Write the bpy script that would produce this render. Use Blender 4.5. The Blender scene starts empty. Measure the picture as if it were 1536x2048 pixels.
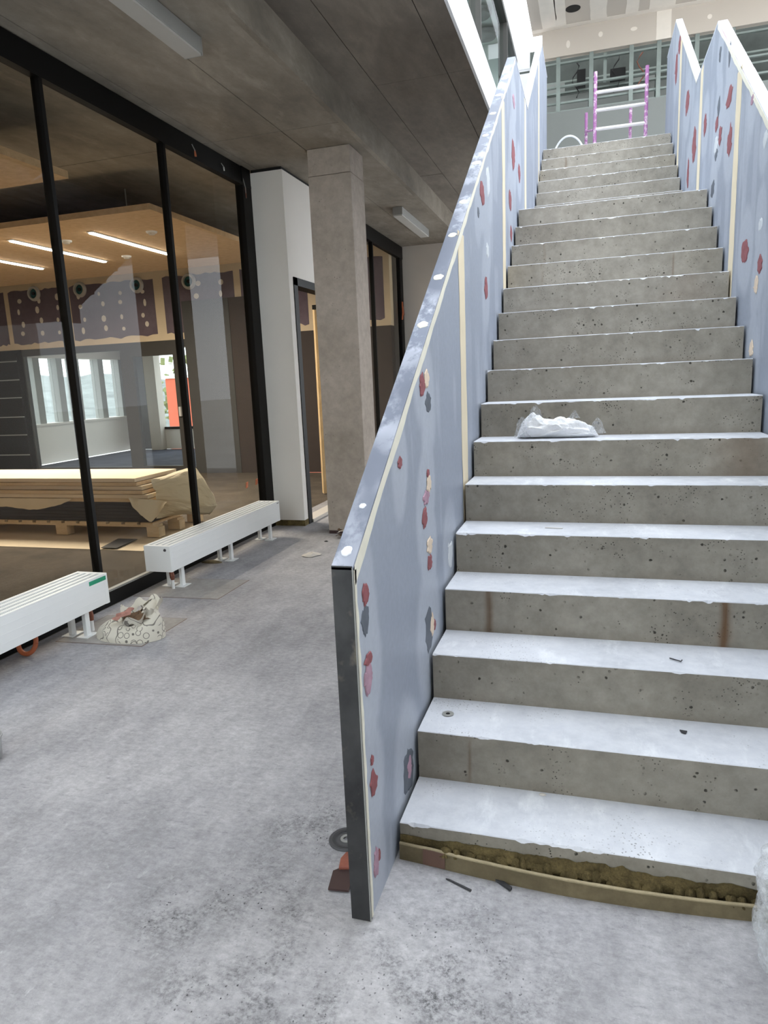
import bpy, bmesh, math, random
import numpy as np
from mathutils import Vector, Matrix
random.seed(7); rng = np.random.default_rng(7)
SC = bpy.context.scene
COL = SC.collection

# ------------------------------------------------------------------ camera
YAW, PIT, ROL = -0.2964, -0.1902, -0.0435
F = Vector((math.sin(YAW)*math.cos(PIT), math.cos(YAW)*math.cos(PIT), math.sin(PIT)))
R = Vector((math.cos(YAW), -math.sin(YAW), 0)); U = R.cross(F)
R2 = R*math.cos(ROL)+U*math.sin(ROL); U2 = U*math.cos(ROL)-R*math.sin(ROL)
cd = bpy.data.cameras.new('camera'); cam = bpy.data.objects.new('camera', cd); COL.objects.link(cam)
cd.sensor_fit = 'VERTICAL'; cd.sensor_height = 36; cd.lens = 1374.92*36/2048
cd.clip_start = 0.05; cd.clip_end = 500
cam.matrix_world = Matrix(((R2.x, U2.x, -F.x, 0.5459), (R2.y, U2.y, -F.y, -1.812), (R2.z, U2.z, -F.z, 1.4496), (0, 0, 0, 1)))
SC.camera = cam
# ------------------------------------------------------------------ light: overcast sky through the open skylight
wd = bpy.data.worlds.new('overcast_sky'); SC.world = wd; wd.use_nodes = True
bg = wd.node_tree.nodes['Background']; bg.inputs[0].default_value = (0.88, 0.94, 1.0, 1); bg.inputs[1].default_value = 3.3
SC.view_settings.view_transform = 'Standard'; SC.view_settings.look = 'None'
SC.view_settings.gamma = 1; SC.view_settings.use_curve_mapping = False
SC.view_settings.exposure = 0.5
SC.cycles.use_denoising = True
SC.cycles.max_bounces = 7; SC.cycles.diffuse_bounces = 4; SC.cycles.glossy_bounces = 3; SC.cycles.transparent_max_bounces = 12

# ------------------------------------------------------------------ materials
def S(r, g, b):
    f = lambda c: (c/255/12.92) if c/255 <= .04045 else ((c/255+.055)/1.055)**2.4
    return (f(r), f(g), f(b), 1)
class NT:
    def __init__(s, name):
        s.m = bpy.data.materials.new(name); s.m.use_nodes = True; s.t = s.m.node_tree
        s.b = s.t.nodes['Principled BSDF']; s.out = s.t.nodes['Material Output']
    def n(s, typ, **kw):
        x = s.t.nodes.new(typ)
        for k, v in kw.items():
            if k in x.inputs: x.inputs[k].default_value = v
            else: setattr(x, k, v)
        return x
    def l(s, a, b): s.t.links.new(a, b)
    def co(s, scale=(1, 1, 1)):
        t = s.n('ShaderNodeTexCoord'); m = s.n('ShaderNodeMapping'); m.inputs['Scale'].default_value = scale
        s.l(t.outputs['Object'], m.inputs['Vector']); return m.outputs[0]
    def noise(s, co, scale, detail=4, rough=.55):
        x = s.n('ShaderNodeTexNoise', Scale=scale, Detail=detail, Roughness=rough); s.l(co, x.inputs['Vector']); return x.outputs['Fac']
    def ramp(s, fac, a, b, ca=(0, 0, 0, 1), cb=(1, 1, 1, 1)):
        x = s.n('ShaderNodeValToRGB'); x.color_ramp.elements[0].position = a; x.color_ramp.elements[1].position = b
        x.color_ramp.elements[0].color = ca; x.color_ramp.elements[1].color = cb
        s.l(fac, x.inputs[0]); return x.outputs[0]
    def mix(s, fac, a, b, blend='MIX'):
        x = s.n('ShaderNodeMix'); x.data_type = 'RGBA'; x.blend_type = blend
        for v, i in ((fac, 0), (a, 6), (b, 7)):
            if hasattr(v, 'links'): s.l(v, x.inputs[i])
            elif i == 0: x.inputs[0].default_value = v
            else: x.inputs[i].default_value = v
        return x.outputs[2]
    def math(s, op, a, b=None, c=None):
        x = s.n('ShaderNodeMath'); x.operation = op
        for i, v in enumerate((a, b, c)):
            if v is None: continue
            if hasattr(v, 'links'): s.l(v, x.inputs[i])
            else: x.inputs[i].default_value = v
        return x.outputs[0]
    def bump(s, h, strength=.3, dist=.01):
        x = s.n('ShaderNodeBump', Strength=strength, Distance=dist); s.l(h, x.inputs['Height']); s.l(x.outputs[0], s.b.inputs['Normal'])
    def fin(s, col, rough=.6, metal=0, spec=.5):
        if hasattr(col, 'links'): s.l(col, s.b.inputs['Base Color'])
        else: s.b.inputs['Base Color'].default_value = col
        s.b.inputs['Roughness'].default_value = rough; s.b.inputs['Metallic'].default_value = metal
        s.b.inputs['Specular IOR Level'].default_value = spec
        return s.m
def plain(name, c, rough=.6, metal=0, spec=.4, var=.12, scale=6):
    t = NT(name); co = t.co(); f = t.noise(co, scale)
    d = tuple(x*(1-var) for x in c[:3])+(1,); e = tuple(min(1, x*(1+var)) for x in c[:3])+(1,)
    return t.fin(t.ramp(f, .3, .7, d, e), rough, metal, spec)
def concrete(name, c1, c2, big=1.2, pores=0, porescale=55, pmax=.18, rough=.9, bump=.25, attr=None, stretch=(1, 1, 1), specks=0, speckc=(.05, .05, .05, 1), smear=0, mott=.35):
    t = NT(name); co = t.co(); cs = t.co(stretch)
    f = t.noise(cs, big, 6, .62); col = t.ramp(f, .3, .7, c1, c2)
    g = t.noise(cs, big*9, 5, .7); col = t.mix(mott, col, t.ramp(g, .25, .75, (.28, .28, .28, 1), (.72, .72, .72, 1)), 'OVERLAY')
    h = t.noise(co, big*60, 3, .6)
    hh = t.math('MULTIPLY', h, .25); hh = t.math('ADD', hh, g)
    if smear:
        s1 = t.noise(t.co((1.0, .35, 1)), big*4, 6, .7); col = t.mix(t.ramp(s1, .55, .75, (0, 0, 0, 1), (smear, smear, smear, 1)), col, tuple(min(1, x*1.35) for x in c2[:3])+(1,))
    if pores:
        v = t.n('ShaderNodeTexVoronoi', Scale=porescale, Randomness=1.0); t.l(co, v.inputs['Vector'])
        nz = t.noise(co, porescale*.35, 2); msk = t.ramp(nz, .54, .62)
        w = t.noise(co, porescale*3, 2); dd = t.math('ADD', v.outputs['Distance'], t.math('MULTIPLY', t.math('SUBTRACT', w, .5), .25))
        p = t.math('MULTIPLY', t.ramp(dd, pmax*.7, pmax, (1, 1, 1, 1), (0, 0, 0, 1)), msk)
        v2 = t.n('ShaderNodeTexVoronoi', Scale=porescale*2.4, Randomness=1.0); t.l(co, v2.inputs['Vector']); m2 = t.ramp(t.noise(co, porescale*.22, 3), .52, .62)
        p = t.math('MAXIMUM', p, t.math('MULTIPLY', t.ramp(v2.outputs['Distance'], pmax*.7, pmax*1.1, (1, 1, 1, 1), (0, 0, 0, 1)), m2))
        p = t.math('MULTIPLY', p, pores); col = t.mix(p, col, speckc); hh = t.math('SUBTRACT', hh, t.math('MULTIPLY', p, 1.5))
    if specks:
        v = t.n('ShaderNodeTexVoronoi', Scale=95, Randomness=1.0); t.l(t.co((1, .8, 1)), v.inputs['Vector'])
        nz = t.noise(co, 2.4, 5, .75); msk = t.ramp(nz, .52, .70)
        w = t.noise(co, 160, 2); dd = t.math('ADD', v.outputs['Distance'], t.math('MULTIPLY', t.math('SUBTRACT', w, .5), .5))
        p = t.math('MULTIPLY', t.ramp(dd, .16, .26, (1, 1, 1, 1), (0, 0, 0, 1)), msk); p = t.math('MULTIPLY', p, specks)
        col = t.mix(p, col, speckc)
    if attr:
        a = t.n('ShaderNodeAttribute', attribute_name=attr); col = t.mix(a.outputs['Fac'], col, S(104, 80, 58))
    t.bump(hh, bump, .006)
    return t.fin(col, rough, 0, .25)
def glass(name, tint=(.93, .95, .94, 1), refl=1.0, ior=1.5):
    t = NT(name); tr = t.n('ShaderNodeBsdfTransparent'); tr.inputs[0].default_value = tint
    gl = t.n('ShaderNodeBsdfGlossy', Roughness=.0); fr = t.n('ShaderNodeFresnel', IOR=ior); mx = t.n('ShaderNodeMixShader')
    ge = t.n('ShaderNodeNewGeometry'); fc = t.math('MULTIPLY', t.math('MULTIPLY', fr.outputs[0], refl), t.math('SUBTRACT', 1.0, ge.outputs['Backfacing'])); t.l(fc, mx.inputs[0]); t.l(tr.outputs[0], mx.inputs[1]); t.l(gl.outputs[0], mx.inputs[2]); t.l(mx.outputs[0], t.out.inputs[0])
    return t.m
def film(name, c, alpha=.4, rough=.15):
    t = NT(name); tr = t.n('ShaderNodeBsdfTransparent'); mx = t.n('ShaderNodeMixShader')
    co = t.co(); f = t.noise(co, 30, 5, .7); t.bump(f, .8, .01)
    t.fin(c, rough, 0, .8); t.b.inputs['Subsurface Weight'].default_value = 0
    t.l(t.ramp(f, .35, .65, (alpha*.6,)*3+(1,), (min(1, alpha*1.5),)*3+(1,)), mx.inputs[0]); t.l(tr.outputs[0], mx.inputs[1]); t.l(t.b.outputs[0], mx.inputs[2]); t.l(mx.outputs[0], t.out.inputs[0])
    return t.m
def emit(name, c, st):
    t = NT(name); e = t.n('ShaderNodeEmission', Strength=st); e.inputs[0].default_value = c; t.l(e.outputs[0], t.out.inputs[0]); return t.m
def floor_mat():
    """dusty screed: pale dust, darker scuffs, trowel marks and black crumbs in drifts round the foot of the balustrade"""
    t = NT('dusty_concrete_floor'); co = t.co()
    f = t.noise(co, .9, 7, .65); col = t.ramp(f, .32, .68, S(142, 141, 145), S(184, 182, 184))
    g = t.noise(t.co((1, .5, 1)), 6, 8, .75); col = t.mix(.45, col, t.ramp(g, .3, .7, (.27, .27, .27, 1), (.73, .73, .73, 1)), 'OVERLAY')
    fg = t.noise(t.co((1, 1.6, 1)), 30, 6, .8); col = t.mix(.55, col, t.ramp(fg, .32, .68, (.3, .3, .3, 1), (.7, .7, .7, 1)), 'OVERLAY')
    k = t.noise(t.co((1.6, 5, 1)), 9, 6, .8); col = t.mix(t.ramp(k, .57, .70, (0, 0, 0, 1), (.6, .6, .6, 1)), col, S(108, 108, 112))
    k2 = t.noise(t.co((6, 2, 1)), 7, 6, .8); col = t.mix(t.ramp(k2, .58, .75, (0, 0, 0, 1), (.6, .6, .6, 1)), col, S(214, 214, 216))
    # dirt drifts: near the balustrade foot
    tc = t.n('ShaderNodeTexCoord'); fields = None
    for (x, y, r) in ((-.35, -.28, .30), (-.55, -.36, .22), (.22, -.42, .42), (-.12, -.52, .36), (-.3, .05, .28), (.6, -.7, .3), (-.28, -.62, .3)):
        vm = t.n('ShaderNodeVectorMath'); vm.operation = 'DISTANCE'; t.l(tc.outputs['Object'], vm.inputs[0]); vm.inputs[1].default_value = (x, y, 0)
        q = t.ramp(t.math('DIVIDE', vm.outputs['Value'], r), 0.1, 1.0, (1, 1, 1, 1), (0, 0, 0, 1))
        fields = q if fields is None else t.math('MAXIMUM', fields, q)
    nz = t.noise(co, 5.5, 7, .75); dm = t.math('MULTIPLY', fields, t.ramp(nz, .44, .6)); n3 = t.noise(co, 70, 4, .75)
    dm = t.math('MULTIPLY', dm, t.ramp(n3, .42, .62, (.15, .15, .15, 1), (1, 1, 1, 1)))
    col = t.mix(t.math('MULTIPLY', dm, .9), col, S(58, 58, 60))
    v = t.n('ShaderNodeTexVoronoi', Scale=70, Randomness=1.0); t.l(t.co((1, .8, 1)), v.inputs['Vector'])
    w = t.noise(co, 150, 2); dd = t.math('ADD', v.outputs['Distance'], t.math('MULTIPLY', t.math('SUBTRACT', w, .5), .6))
    crumb = t.ramp(dd, .10, .17, (1, 1, 1, 1), (0, 0, 0, 1))
    base = t.ramp(t.noise(co, 2.2, 6, .8), .60, .74, (0, 0, 0, 1), (.5, .5, .5, 1))
    crumb = t.math('MULTIPLY', crumb, t.math('MAXIMUM', base, t.math('MULTIPLY', fields, t.ramp(t.noise(co, 9, 4), .42, .58))))
    col = t.mix(crumb, col, S(40, 40, 42))
    hh = t.math('ADD', t.math('ADD', g, fg), t.math('MULTIPLY', n3, .4)); t.bump(hh, .4, .008)
    return t.fin(col, .85, 0, .3)
M = {}
M['floor'] = floor_mat()
M['riser'] = concrete('bare_stair_concrete', S(132, 126, 115), S(161, 155, 144), 1.6, pores=.95, porescale=34, pmax=.22, speckc=S(58, 55, 48), mott=.5, attr='stain', bump=.2)
M['tread'] = concrete('plaster_dusted_tread', S(190, 192, 198), S(220, 222, 228), 2.2, specks=.8, speckc=S(105, 105, 105), smear=.5, bump=.2)
M['ceil'] = concrete('board_cast_ceiling_concrete', S(112, 105, 95), S(166, 157, 144), 1.1, pores=.4, porescale=22, pmax=.1, stretch=(1, .55, 1), speckc=S(80, 72, 62), smear=.5)
M['ceil2'] = concrete('smooth_slab_concrete', S(104, 97, 88), S(146, 137, 126), 1.3, stretch=(1, .4, 1), smear=.3)
M['joint'] = plain('dark_joint_shadow_gap', S(70, 64, 57), .95)
M['col'] = concrete('column_concrete', S(160, 149, 137), S(190, 178, 166), 1.6, pores=.6, porescale=26, pmax=.13, speckc=S(92, 84, 76))
M['white'] = plain('white_painted_plaster', S(240, 236, 229), .85, var=.02, scale=1.5)
M['bright'] = plain('white_coated_fascia', S(243, 245, 247), .6, var=.01)
M['gallery'] = plain('pale_grey_green_gallery_paint', S(214, 221, 218), .9, var=.02)
M['offwhite'] = plain('off_white_plaster', S(206, 199, 190), .9, var=.04, scale=1.2)
M['black'] = plain('black_powder_coated_frame', S(11, 10, 9), .5, spec=.2, var=.1)
M['glass'] = glass('window_glass', (.95, .95, .93, 1), .45)
M['glass3'] = glass('gallery_glass', (.93, .96, .95, 1), .18)
M['glass2'] = glass('clear_glass', (.93, .95, .95, 1), .7)
M['rad'] = plain('white_radiator_enamel', S(238, 240, 240), .35, var=.01)
M['radgrille'] = None
t = NT('radiator_grille_louvres'); co = t.co()
wv = t.n('ShaderNodeTexWave', Scale=26); wv.bands_direction = 'Y'; t.l(co, wv.inputs['Vector'])
M['radgrille'] = t.fin(t.ramp(wv.outputs['Fac'], .45, .6, S(120, 122, 120), S(220, 221, 218)), .5)
M['carpet'] = concrete('brown_carpet_tile', S(74, 67, 59), S(98, 88, 77), 3, bump=.6)
M['carpet2'] = concrete('slate_carpet', S(70, 72, 84), S(92, 94, 108), 3, bump=.4)
M['tape'] = plain('pale_taped_joint_filler', S(228, 214, 186), .9, var=.05, scale=5)
M['cream'] = plain('joint_compound_cream', S(222, 202, 172), .9, var=.06, scale=4)
M['purple'] = concrete('purple_gypsum_board', S(98, 86, 95), S(120, 106, 115), 1.2, bump=.1)
M['purpledark'] = M['purple']
M['raft'] = concrete('wood_wool_acoustic_board', S(202, 170, 132), S(222, 190, 150), 5, stretch=(3, 3, 3), bump=.5)
M['darkpanel'] = plain('charcoal_wall_panel', S(72, 72, 72), .6, var=.05)
M['brownpanel'] = plain('brown_black_wall_panel', S(62, 53, 49), .7, var=.05)
M['facade'] = plain('anthracite_window_profile', S(66, 64, 61), .5, var=.05)
M['paint'] = None
M['zinc'] = None
def attr_mat(name, rough=.5, spec=.5, metal=0, sc=40):
    t = NT(name); a = t.n('ShaderNodeAttribute', attribute_name='paint'); co = t.co(); f = t.noise(co, sc, 4, .6)
    col = t.mix(.12, a.outputs['Color'], t.ramp(f, .3, .7, (.3, .3, .3, 1), (.7, .7, .7, 1)), 'OVERLAY'); return t.fin(col, rough, metal, spec)
M['paint'] = attr_mat('sanded_grey_primer', .5, .4)
t = NT('zinc_cap_with_filler_smears'); co = t.co((1, .6, .6)); f = t.noise(co, 14, 6, .65); g = t.noise(co, 3, 3)
k = t.math('MULTIPLY', t.ramp(f, .46, .58), t.ramp(g, .40, .55)); col = t.mix(k, t.ramp(g, .3, .7, S(104, 110, 126), S(132, 139, 156)), S(190, 194, 208))
M['zinc'] = t.fin(col, .45, 0, .5)
M['capwhite'] = plain('white_primed_cap', S(226, 229, 238), .5, var=.03)
M['cappink'] = None
t = NT('pinkish_primed_cap'); co = t.co(); f = t.noise(co, 2.2, 3); M['cappink'] = t.fin(t.ramp(f, .45, .62, S(222, 226, 236), S(205, 165, 180)), .5)
t = NT('mottled_raw_steel'); co = t.co((1, 1, .8)); f = t.noise(co, 5, 5, .6); g = t.noise(co, 14, 4)
col = t.ramp(f, .35, .62, S(36, 36, 38), S(70, 70, 70)); col = t.mix(t.ramp(g, .58, .75, (0, 0, 0, 1), (.5, .5, .5, 1)), col, S(150, 140, 120)); M['steel'] = t.fin(col, .5, .25, .5)
M['filler'] = plain('cream_filler', S(232, 228, 212), .9, var=.05, scale=20)
M['p_r'] = plain('red_oxide_filler', S(146, 88, 92), .8, var=.15, scale=30)
M['p_p'] = plain('pink_filler', S(176, 142, 158), .8, var=.12, scale=30)
M['p_c'] = plain('cream_filler_spot', S(228, 208, 186), .8, var=.08, scale=30)
M['p_l'] = plain('pale_filler_spot', S(208, 212, 216), .8, var=.05, scale=30)
M['p_d'] = plain('dark_sanded_spot', S(98, 104, 114), .6, var=.12, scale=25)
M['wool'] = concrete('mineral_wool', S(74, 64, 40), S(128, 112, 74), 16, bump=1.0, mott=.8)
M['card'] = concrete('old_cardboard', S(96, 86, 66), S(128, 116, 90), 4, bump=.2)
M['cardedge'] = concrete('pale_cardboard_edge', S(150, 138, 110), S(178, 164, 134), 9, bump=.3)
M['cardbrown'] = plain('brown_parcel_tape', S(104, 78, 66), .5)
M['timber'] = concrete('pale_spruce', S(206, 176, 130), S(230, 202, 158), 3, stretch=(6, 6, 1), bump=.1)
M['timberx'] = concrete('pallet_spruce', S(204, 178, 142), S(226, 202, 166), 3, stretch=(1, 6, 6), bump=.1)
M['paper'] = plain('beige_protection_paper', S(228, 210, 182), .85, var=.05, scale=2)
M['blackboard'] = plain('black_board', S(54, 51, 50), .5, var=.08)
M['wrap'] = plain('pale_wrapping_paper', S(224, 208, 178), .7, var=.05, scale=3)
M['plastic'] = film('crinkled_clear_plastic', S(240, 243, 247), .30, .08)
M['whitebag'] = film('white_thin_plastic_bag', S(248, 249, 252), 1.6, .3)
M['orange'] = plain('orange_plastic', S(190, 106, 70), .5)
M['terracotta'] = plain('worn_red_brown_plastic', S(138, 78, 62), .6, var=.2, scale=30)
M['copper'] = plain('copper_brown_pipe_fitting', S(130, 82, 66), .4, .3)
M['grey'] = plain('grey_plastic', S(150, 150, 150), .5)
M['lumi'] = plain('grey_luminaire_housing', S(150, 150, 146), .5, var=.03)
M['diff'] = plain('frosted_luminaire_cover', S(186, 184, 178), .6, var=.02)
M['ledglow'] = emit('led_strip_glow', (1, .93, .8, 1), 30)
M['galv'] = plain('galvanised_stud', S(126, 134, 128), .45, .3)
M['greyboard'] = plain('grey_gypsum_wall', S(126, 128, 124), .9, var=.03, scale=1)
M['gyp'] = plain('beige_gypsum_board', S(192, 181, 168), .9, var=.04, scale=1)
M['compound'] = plain('pale_joint_compound', S(224, 214, 201), .9, var=.04)
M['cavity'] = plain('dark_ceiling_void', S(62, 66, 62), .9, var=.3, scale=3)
M['purplemetal'] = None
t = NT('worn_purple_ladder_paint'); co = t.co(); f = t.noise(co, 22, 5, .7); M['purplemetal'] = t.fin(t.ramp(f, .5, .62, S(158, 100, 150), S(214, 194, 202)), .5)
M['rung'] = plain('splashed_aluminium_rung', S(212, 208, 204), .5, .1)
M['cable'] = plain('white_cable_sheath', S(226, 228, 226), .5)
M['teal'] = plain('teal_damper_plate', S(38, 92, 96), .4)
M['duct'] = plain('galvanised_duct_ring', S(214, 210, 204), .4, .2)
M['green'] = plain('green_sticker', S(26, 150, 112), .5)
M['dark'] = plain('near_black', S(22, 20, 19), .7)
M['disc'] = plain('grinding_disc_grey', S(74, 74, 76), .7)
M['coal'] = plain('dark_offcut', S(58, 58, 60), .7)
M['rust'] = plain('rusty_blade', S(70, 52, 50), .5, .2)
M['snow'] = plain('pale_outdoor_ground', S(206, 204, 200), .9, var=.15, scale=.3)
M['hill'] = plain('wooded_hillside', S(118, 122, 120), 1, var=.3, scale=.4)
M['redwall'] = plain('orange_red_render', S(190, 96, 72), .9, var=.03)
M['leaf'] = plain('winter_shrub', S(122, 128, 88), 1, var=.4, scale=4)
M['hatch'] = concrete('floor_patch_screed', S(150, 146, 142), S(176, 172, 168), 2, bump=.2)
t = NT('printed_canvas'); co = t.co(); v = t.n('ShaderNodeTexVoronoi', Scale=24, Randomness=.6); t.l(co, v.inputs['Vector'])
ring = t.ramp(t.math('ABSOLUTE', t.math('SUBTRACT', v.outputs['Distance'], .40)), .025, .06, (1, 1, 1, 1), (0, 0, 0, 1))
mk = t.ramp(t.noise(co, 9, 1), .50, .53); wv = t.noise(co, 8, 1); stem = t.ramp(t.math('ABSOLUTE', t.math('SUBTRACT', wv, .47)), .006, .016, (1, 1, 1, 1), (0, 0, 0, 1))
ink = t.math('MULTIPLY', t.math('MAXIMUM', t.math('MULTIPLY', ring, mk), stem), .8)
M['canvas'] = t.fin(t.mix(ink, S(214, 208, 194), S(66, 58, 56)), .95)
M['redcloth'] = plain('dusty_pink_cloth', S(176, 128, 116), .95, var=.2, scale=20)
M['brownrag'] = plain('brown_rubble', S(108, 86, 66), .95, var=.3, scale=30)

# ------------------------------------------------------------------ mesh helpers
class MB:
    def __init__(s): s.v = []; s.f = []; s.mi = []
    def add(s, vs, fs, mi=0):
        o = len(s.v); s.v += [tuple(map(float, p)) for p in vs]
        for f in fs: s.f.append(tuple(i+o for i in f)); s.mi.append(mi)
        return s
    def box(s, x0, x1, y0, y1, z0, z1, mi=0):
        vs = [(x0, y0, z0), (x1, y0, z0), (x1, y1, z0), (x0, y1, z0), (x0, y0, z1), (x1, y0, z1), (x1, y1, z1), (x0, y1, z1)]
        return s.add(vs, [(0, 3, 2, 1), (4, 5, 6, 7), (0, 1, 5, 4), (1, 2, 6, 5), (2, 3, 7, 6), (3, 0, 4, 7)], mi)
    def prism(s, poly, axis, a, b, mi=0):
        """poly in the two other axes (order: x:(y,z) y:(x,z) z:(x,y)), extruded a..b"""
        n = len(poly)
        def P(u, w, t): return {'x': (t, u, w), 'y': (u, t, w), 'z': (u, w, t)}[axis]
        vs = [P(u, w, a) for u, w in poly]+[P(u, w, b) for u, w in poly]
        fs = [tuple(range(n))[::-1], tuple(range(n, 2*n))]+[(i, (i+1) % n, n+(i+1) % n, n+i) for i in range(n)]
        return s.add(vs, fs, mi)
    def tube(s, pts, r, seg=8, mi=0, cap=True):
        pts = [Vector(p) for p in pts]; rs = r if isinstance(r, (list, tuple)) else [r]*len(pts); rings = []
        for i, p in enumerate(pts):
            d = (pts[min(i+1, len(pts)-1)]-pts[max(i-1, 0)]).normalized()
            a = d.cross(Vector((0, 0, 1))) if abs(d.z) < .95 else d.cross(Vector((1, 0, 0)))
            a.normalize(); b = d.cross(a).normalized()
            rings.append([p+(a*math.cos(2*math.pi*k/seg)+b*math.sin(2*math.pi*k/seg))*rs[i] for k in range(seg)])
        vs = [q for rg in rings for q in rg]; fs = []
        for i in range(len(pts)-1):
            for k in range(seg): fs.append((i*seg+k, i*seg+(k+1) % seg, (i+1)*seg+(k+1) % seg, (i+1)*seg+k))
        if cap: fs += [tuple(range(seg))[::-1], tuple(range((len(pts)-1)*seg, len(pts)*seg))]
        return s.add(vs, fs, mi)
    def lathe(s, prof, c=(0, 0, 0), axis='z', seg=24, mi=0):
        """profile of (radius, height) turned about axis through c; closed ring profile when first == last"""
        n = len(prof); vs = []; fs = []
        for r, h in prof:
            for k in range(seg):
                a = 2*math.pi*k/seg; u, w = r*math.cos(a), r*math.sin(a)
                p = {'z': (u, w, h), 'y': (u, h, w), 'x': (h, u, w)}[axis]
                vs.append((p[0]+c[0], p[1]+c[1], p[2]+c[2]))
        for i in range(n-1):
            for k in range(seg): fs.append((i*seg+k, i*seg+(k+1) % seg, (i+1)*seg+(k+1) % seg, (i+1)*seg+k))
        return s.add(vs, fs, mi)
    def grid(s, fn, nu, nv, mi=0, closeu=False):
        vs = [fn(i/(nu if closeu else nu-1), j/(nv-1)) for j in range(nv) for i in range(nu)]; fs = []
        for j in range(nv-1):
            for i in range(nu if closeu else nu-1):
                a = j*nu+i; b = j*nu+(i+1) % nu; fs.append((a, b, b+nu, a+nu))
        return s.add(vs, fs, mi)
def rootloc(p):
    l = Vector((0, 0, 0))
    while p is not None: l += p.location; p = p.parent
    return l
def obj(name, mb, mat, parent=None, smooth=False, bevel=0, recalc=True):
    me = bpy.data.meshes.new(name); L = rootloc(parent)
    me.from_pydata([(x-L.x, y-L.y, z-L.z) for x, y, z in mb.v], [], mb.f)
    for m in (mat if isinstance(mat, (list, tuple)) else [mat]): me.materials.append(m)
    if any(mb.mi): me.polygons.foreach_set('material_index', mb.mi)
    if recalc:
        bm = bmesh.new(); bm.from_mesh(me); bmesh.ops.recalc_face_normals(bm, faces=bm.faces); bm.to_mesh(me); bm.free()
    if smooth: me.polygons.foreach_set('use_smooth', [True]*len(me.polygons))
    o = bpy.data.objects.new(name, me); COL.objects.link(o); o.parent = parent
    if bevel:
        b = o.modifiers.new('bevel', 'BEVEL'); b.width = bevel; b.segments = 2; b.limit_method = 'ANGLE'
    return o
def tag(o, label, cat, group=None, kind=None):
    o['label'] = label
    if cat: o['category'] = cat
    if group: o['group'] = group
    if kind: o['kind'] = kind
    return o
def thing(name, loc, label, cat, group=None):
    o = bpy.data.objects.new(name, None); o.location = loc; o.empty_display_size = .1; COL.objects.link(o)
    return tag(o, label, cat, group)
def struct(name, mb, mat, parent=None, label=None, **k):
    o = obj(name, mb, mat, parent, **k)
    if parent is None: o['kind'] = 'structure'
    if label: o['label'] = label
    return o
def structroot(name, loc, label=None):
    o = bpy.data.objects.new(name, None); o.location = loc; o.empty_display_size = .1; COL.objects.link(o); o['kind'] = 'structure'
    if label: o['label'] = label
    return o
def inst(src, loc, parent, name=None, scale=None, rot=None):
    c = src.copy(); COL.objects.link(c); c.parent = parent; c.location = Vector(loc)-rootloc(parent)
    if scale: c.scale = scale
    if rot: c.rotation_euler = rot
    return c
def vnoise(x, y, seed=0):
    xi = np.floor(x).astype(np.int64); yi = np.floor(y).astype(np.int64); xf = x-xi; yf = y-yi
    def hsh(a, b):
        n = (a*374761393+b*668265263+seed*974711) & 0xffffffff; n = ((n ^ (n >> 13))*1274126177) & 0xffffffff
        return ((n ^ (n >> 16)) & 0xffff)/65535.
    u = xf*xf*(3-2*xf); w = yf*yf*(3-2*yf)
    return (hsh(xi, yi)*(1-u)+hsh(xi+1, yi)*u)*(1-w)+(hsh(xi, yi+1)*(1-u)+hsh(xi+1, yi+1)*u)*w
def fbm(x, y, o=4, seed=0):
    r = 0; a = .5
    for k in range(o): r = r+a*vnoise(x*2**k, y*2**k, seed+k); a *= .5
    return r/(1-.5**o)
def shash(a, b, seed):
    n = (a*374761393+b*668265263+seed*974711) & 0xffffffff; n = ((n ^ (n >> 13))*1274126177) & 0xffffffff
    return ((n ^ (n >> 16)) & 0xffff)/65535.
def sfbm(x, y, o=4, seed=0):
    """scalar twin of fbm for single points"""
    r = 0; a = .5
    for k in range(o):
        X, Y = x*2**k, y*2**k; xi, yi = math.floor(X), math.floor(Y); u, w = X-xi, Y-yi; u = u*u*(3-2*u); w = w*w*(3-2*w); q = seed+k
        r += a*((shash(xi, yi, q)*(1-u)+shash(xi+1, yi, q)*u)*(1-w)+(shash(xi, yi+1, q)*(1-u)+shash(xi+1, yi+1, q)*u)*w); a *= .5
    return r/(1-.5**o)
def n1(x, seed=0, o=3): return sfbm(x, seed*7.3, o, seed)-.5

# ================================================================== SETTING
D, H, H1, W = .253, .17, .1143, 1.304
CZ, CZ2 = 3.46, 3.70
struct('floor', MB().prism([(-5.4, -4.6), (4.6, -4.6), (4.6, 9.2), (-2.6, 9.2), (-2.6, .6), (-5.4, .6)], 'z', -.2, 0), M['floor'], label='dusty pale grey concrete screed floor')
struct('floor', MB().box(-10.4, -2.60, .6, 8.62, -.2, -.002), M['carpet'], label='brown carpet floor behind the glass partition')
struct('floor', MB().box(-10.4, -4.6, 8.62, 12.9, -.2, -.004), M['carpet2'], label='slate carpet floor of the far glazed room')
# --- main ceiling: board-cast panels with joint gaps, on a dark backing
cl = structroot('ceiling', (-2, 3, CZ), 'raw board-cast concrete ceiling with formwork joints')
obj('backing', MB().box(-10.4, -1.362, .75, 9.2, CZ+.012, CZ+.24), M['joint'], cl)
xs = [-10.4, -7.8, -5.2, -2.53, -1.895, -1.36]; ys = [.75, 1.25, 3.79, 6.35, 9.1]
for i in range(len(xs)-1):
    for j in range(len(ys)-1):
        g = .003; obj('ceiling_panel', MB().box(xs[i]+g, xs[i+1]-(g if i < len(xs)-2 else 0), ys[j]+g, ys[j+1]-g, CZ+random.uniform(0, .003), CZ+.02), M['ceil'], cl)
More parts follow.
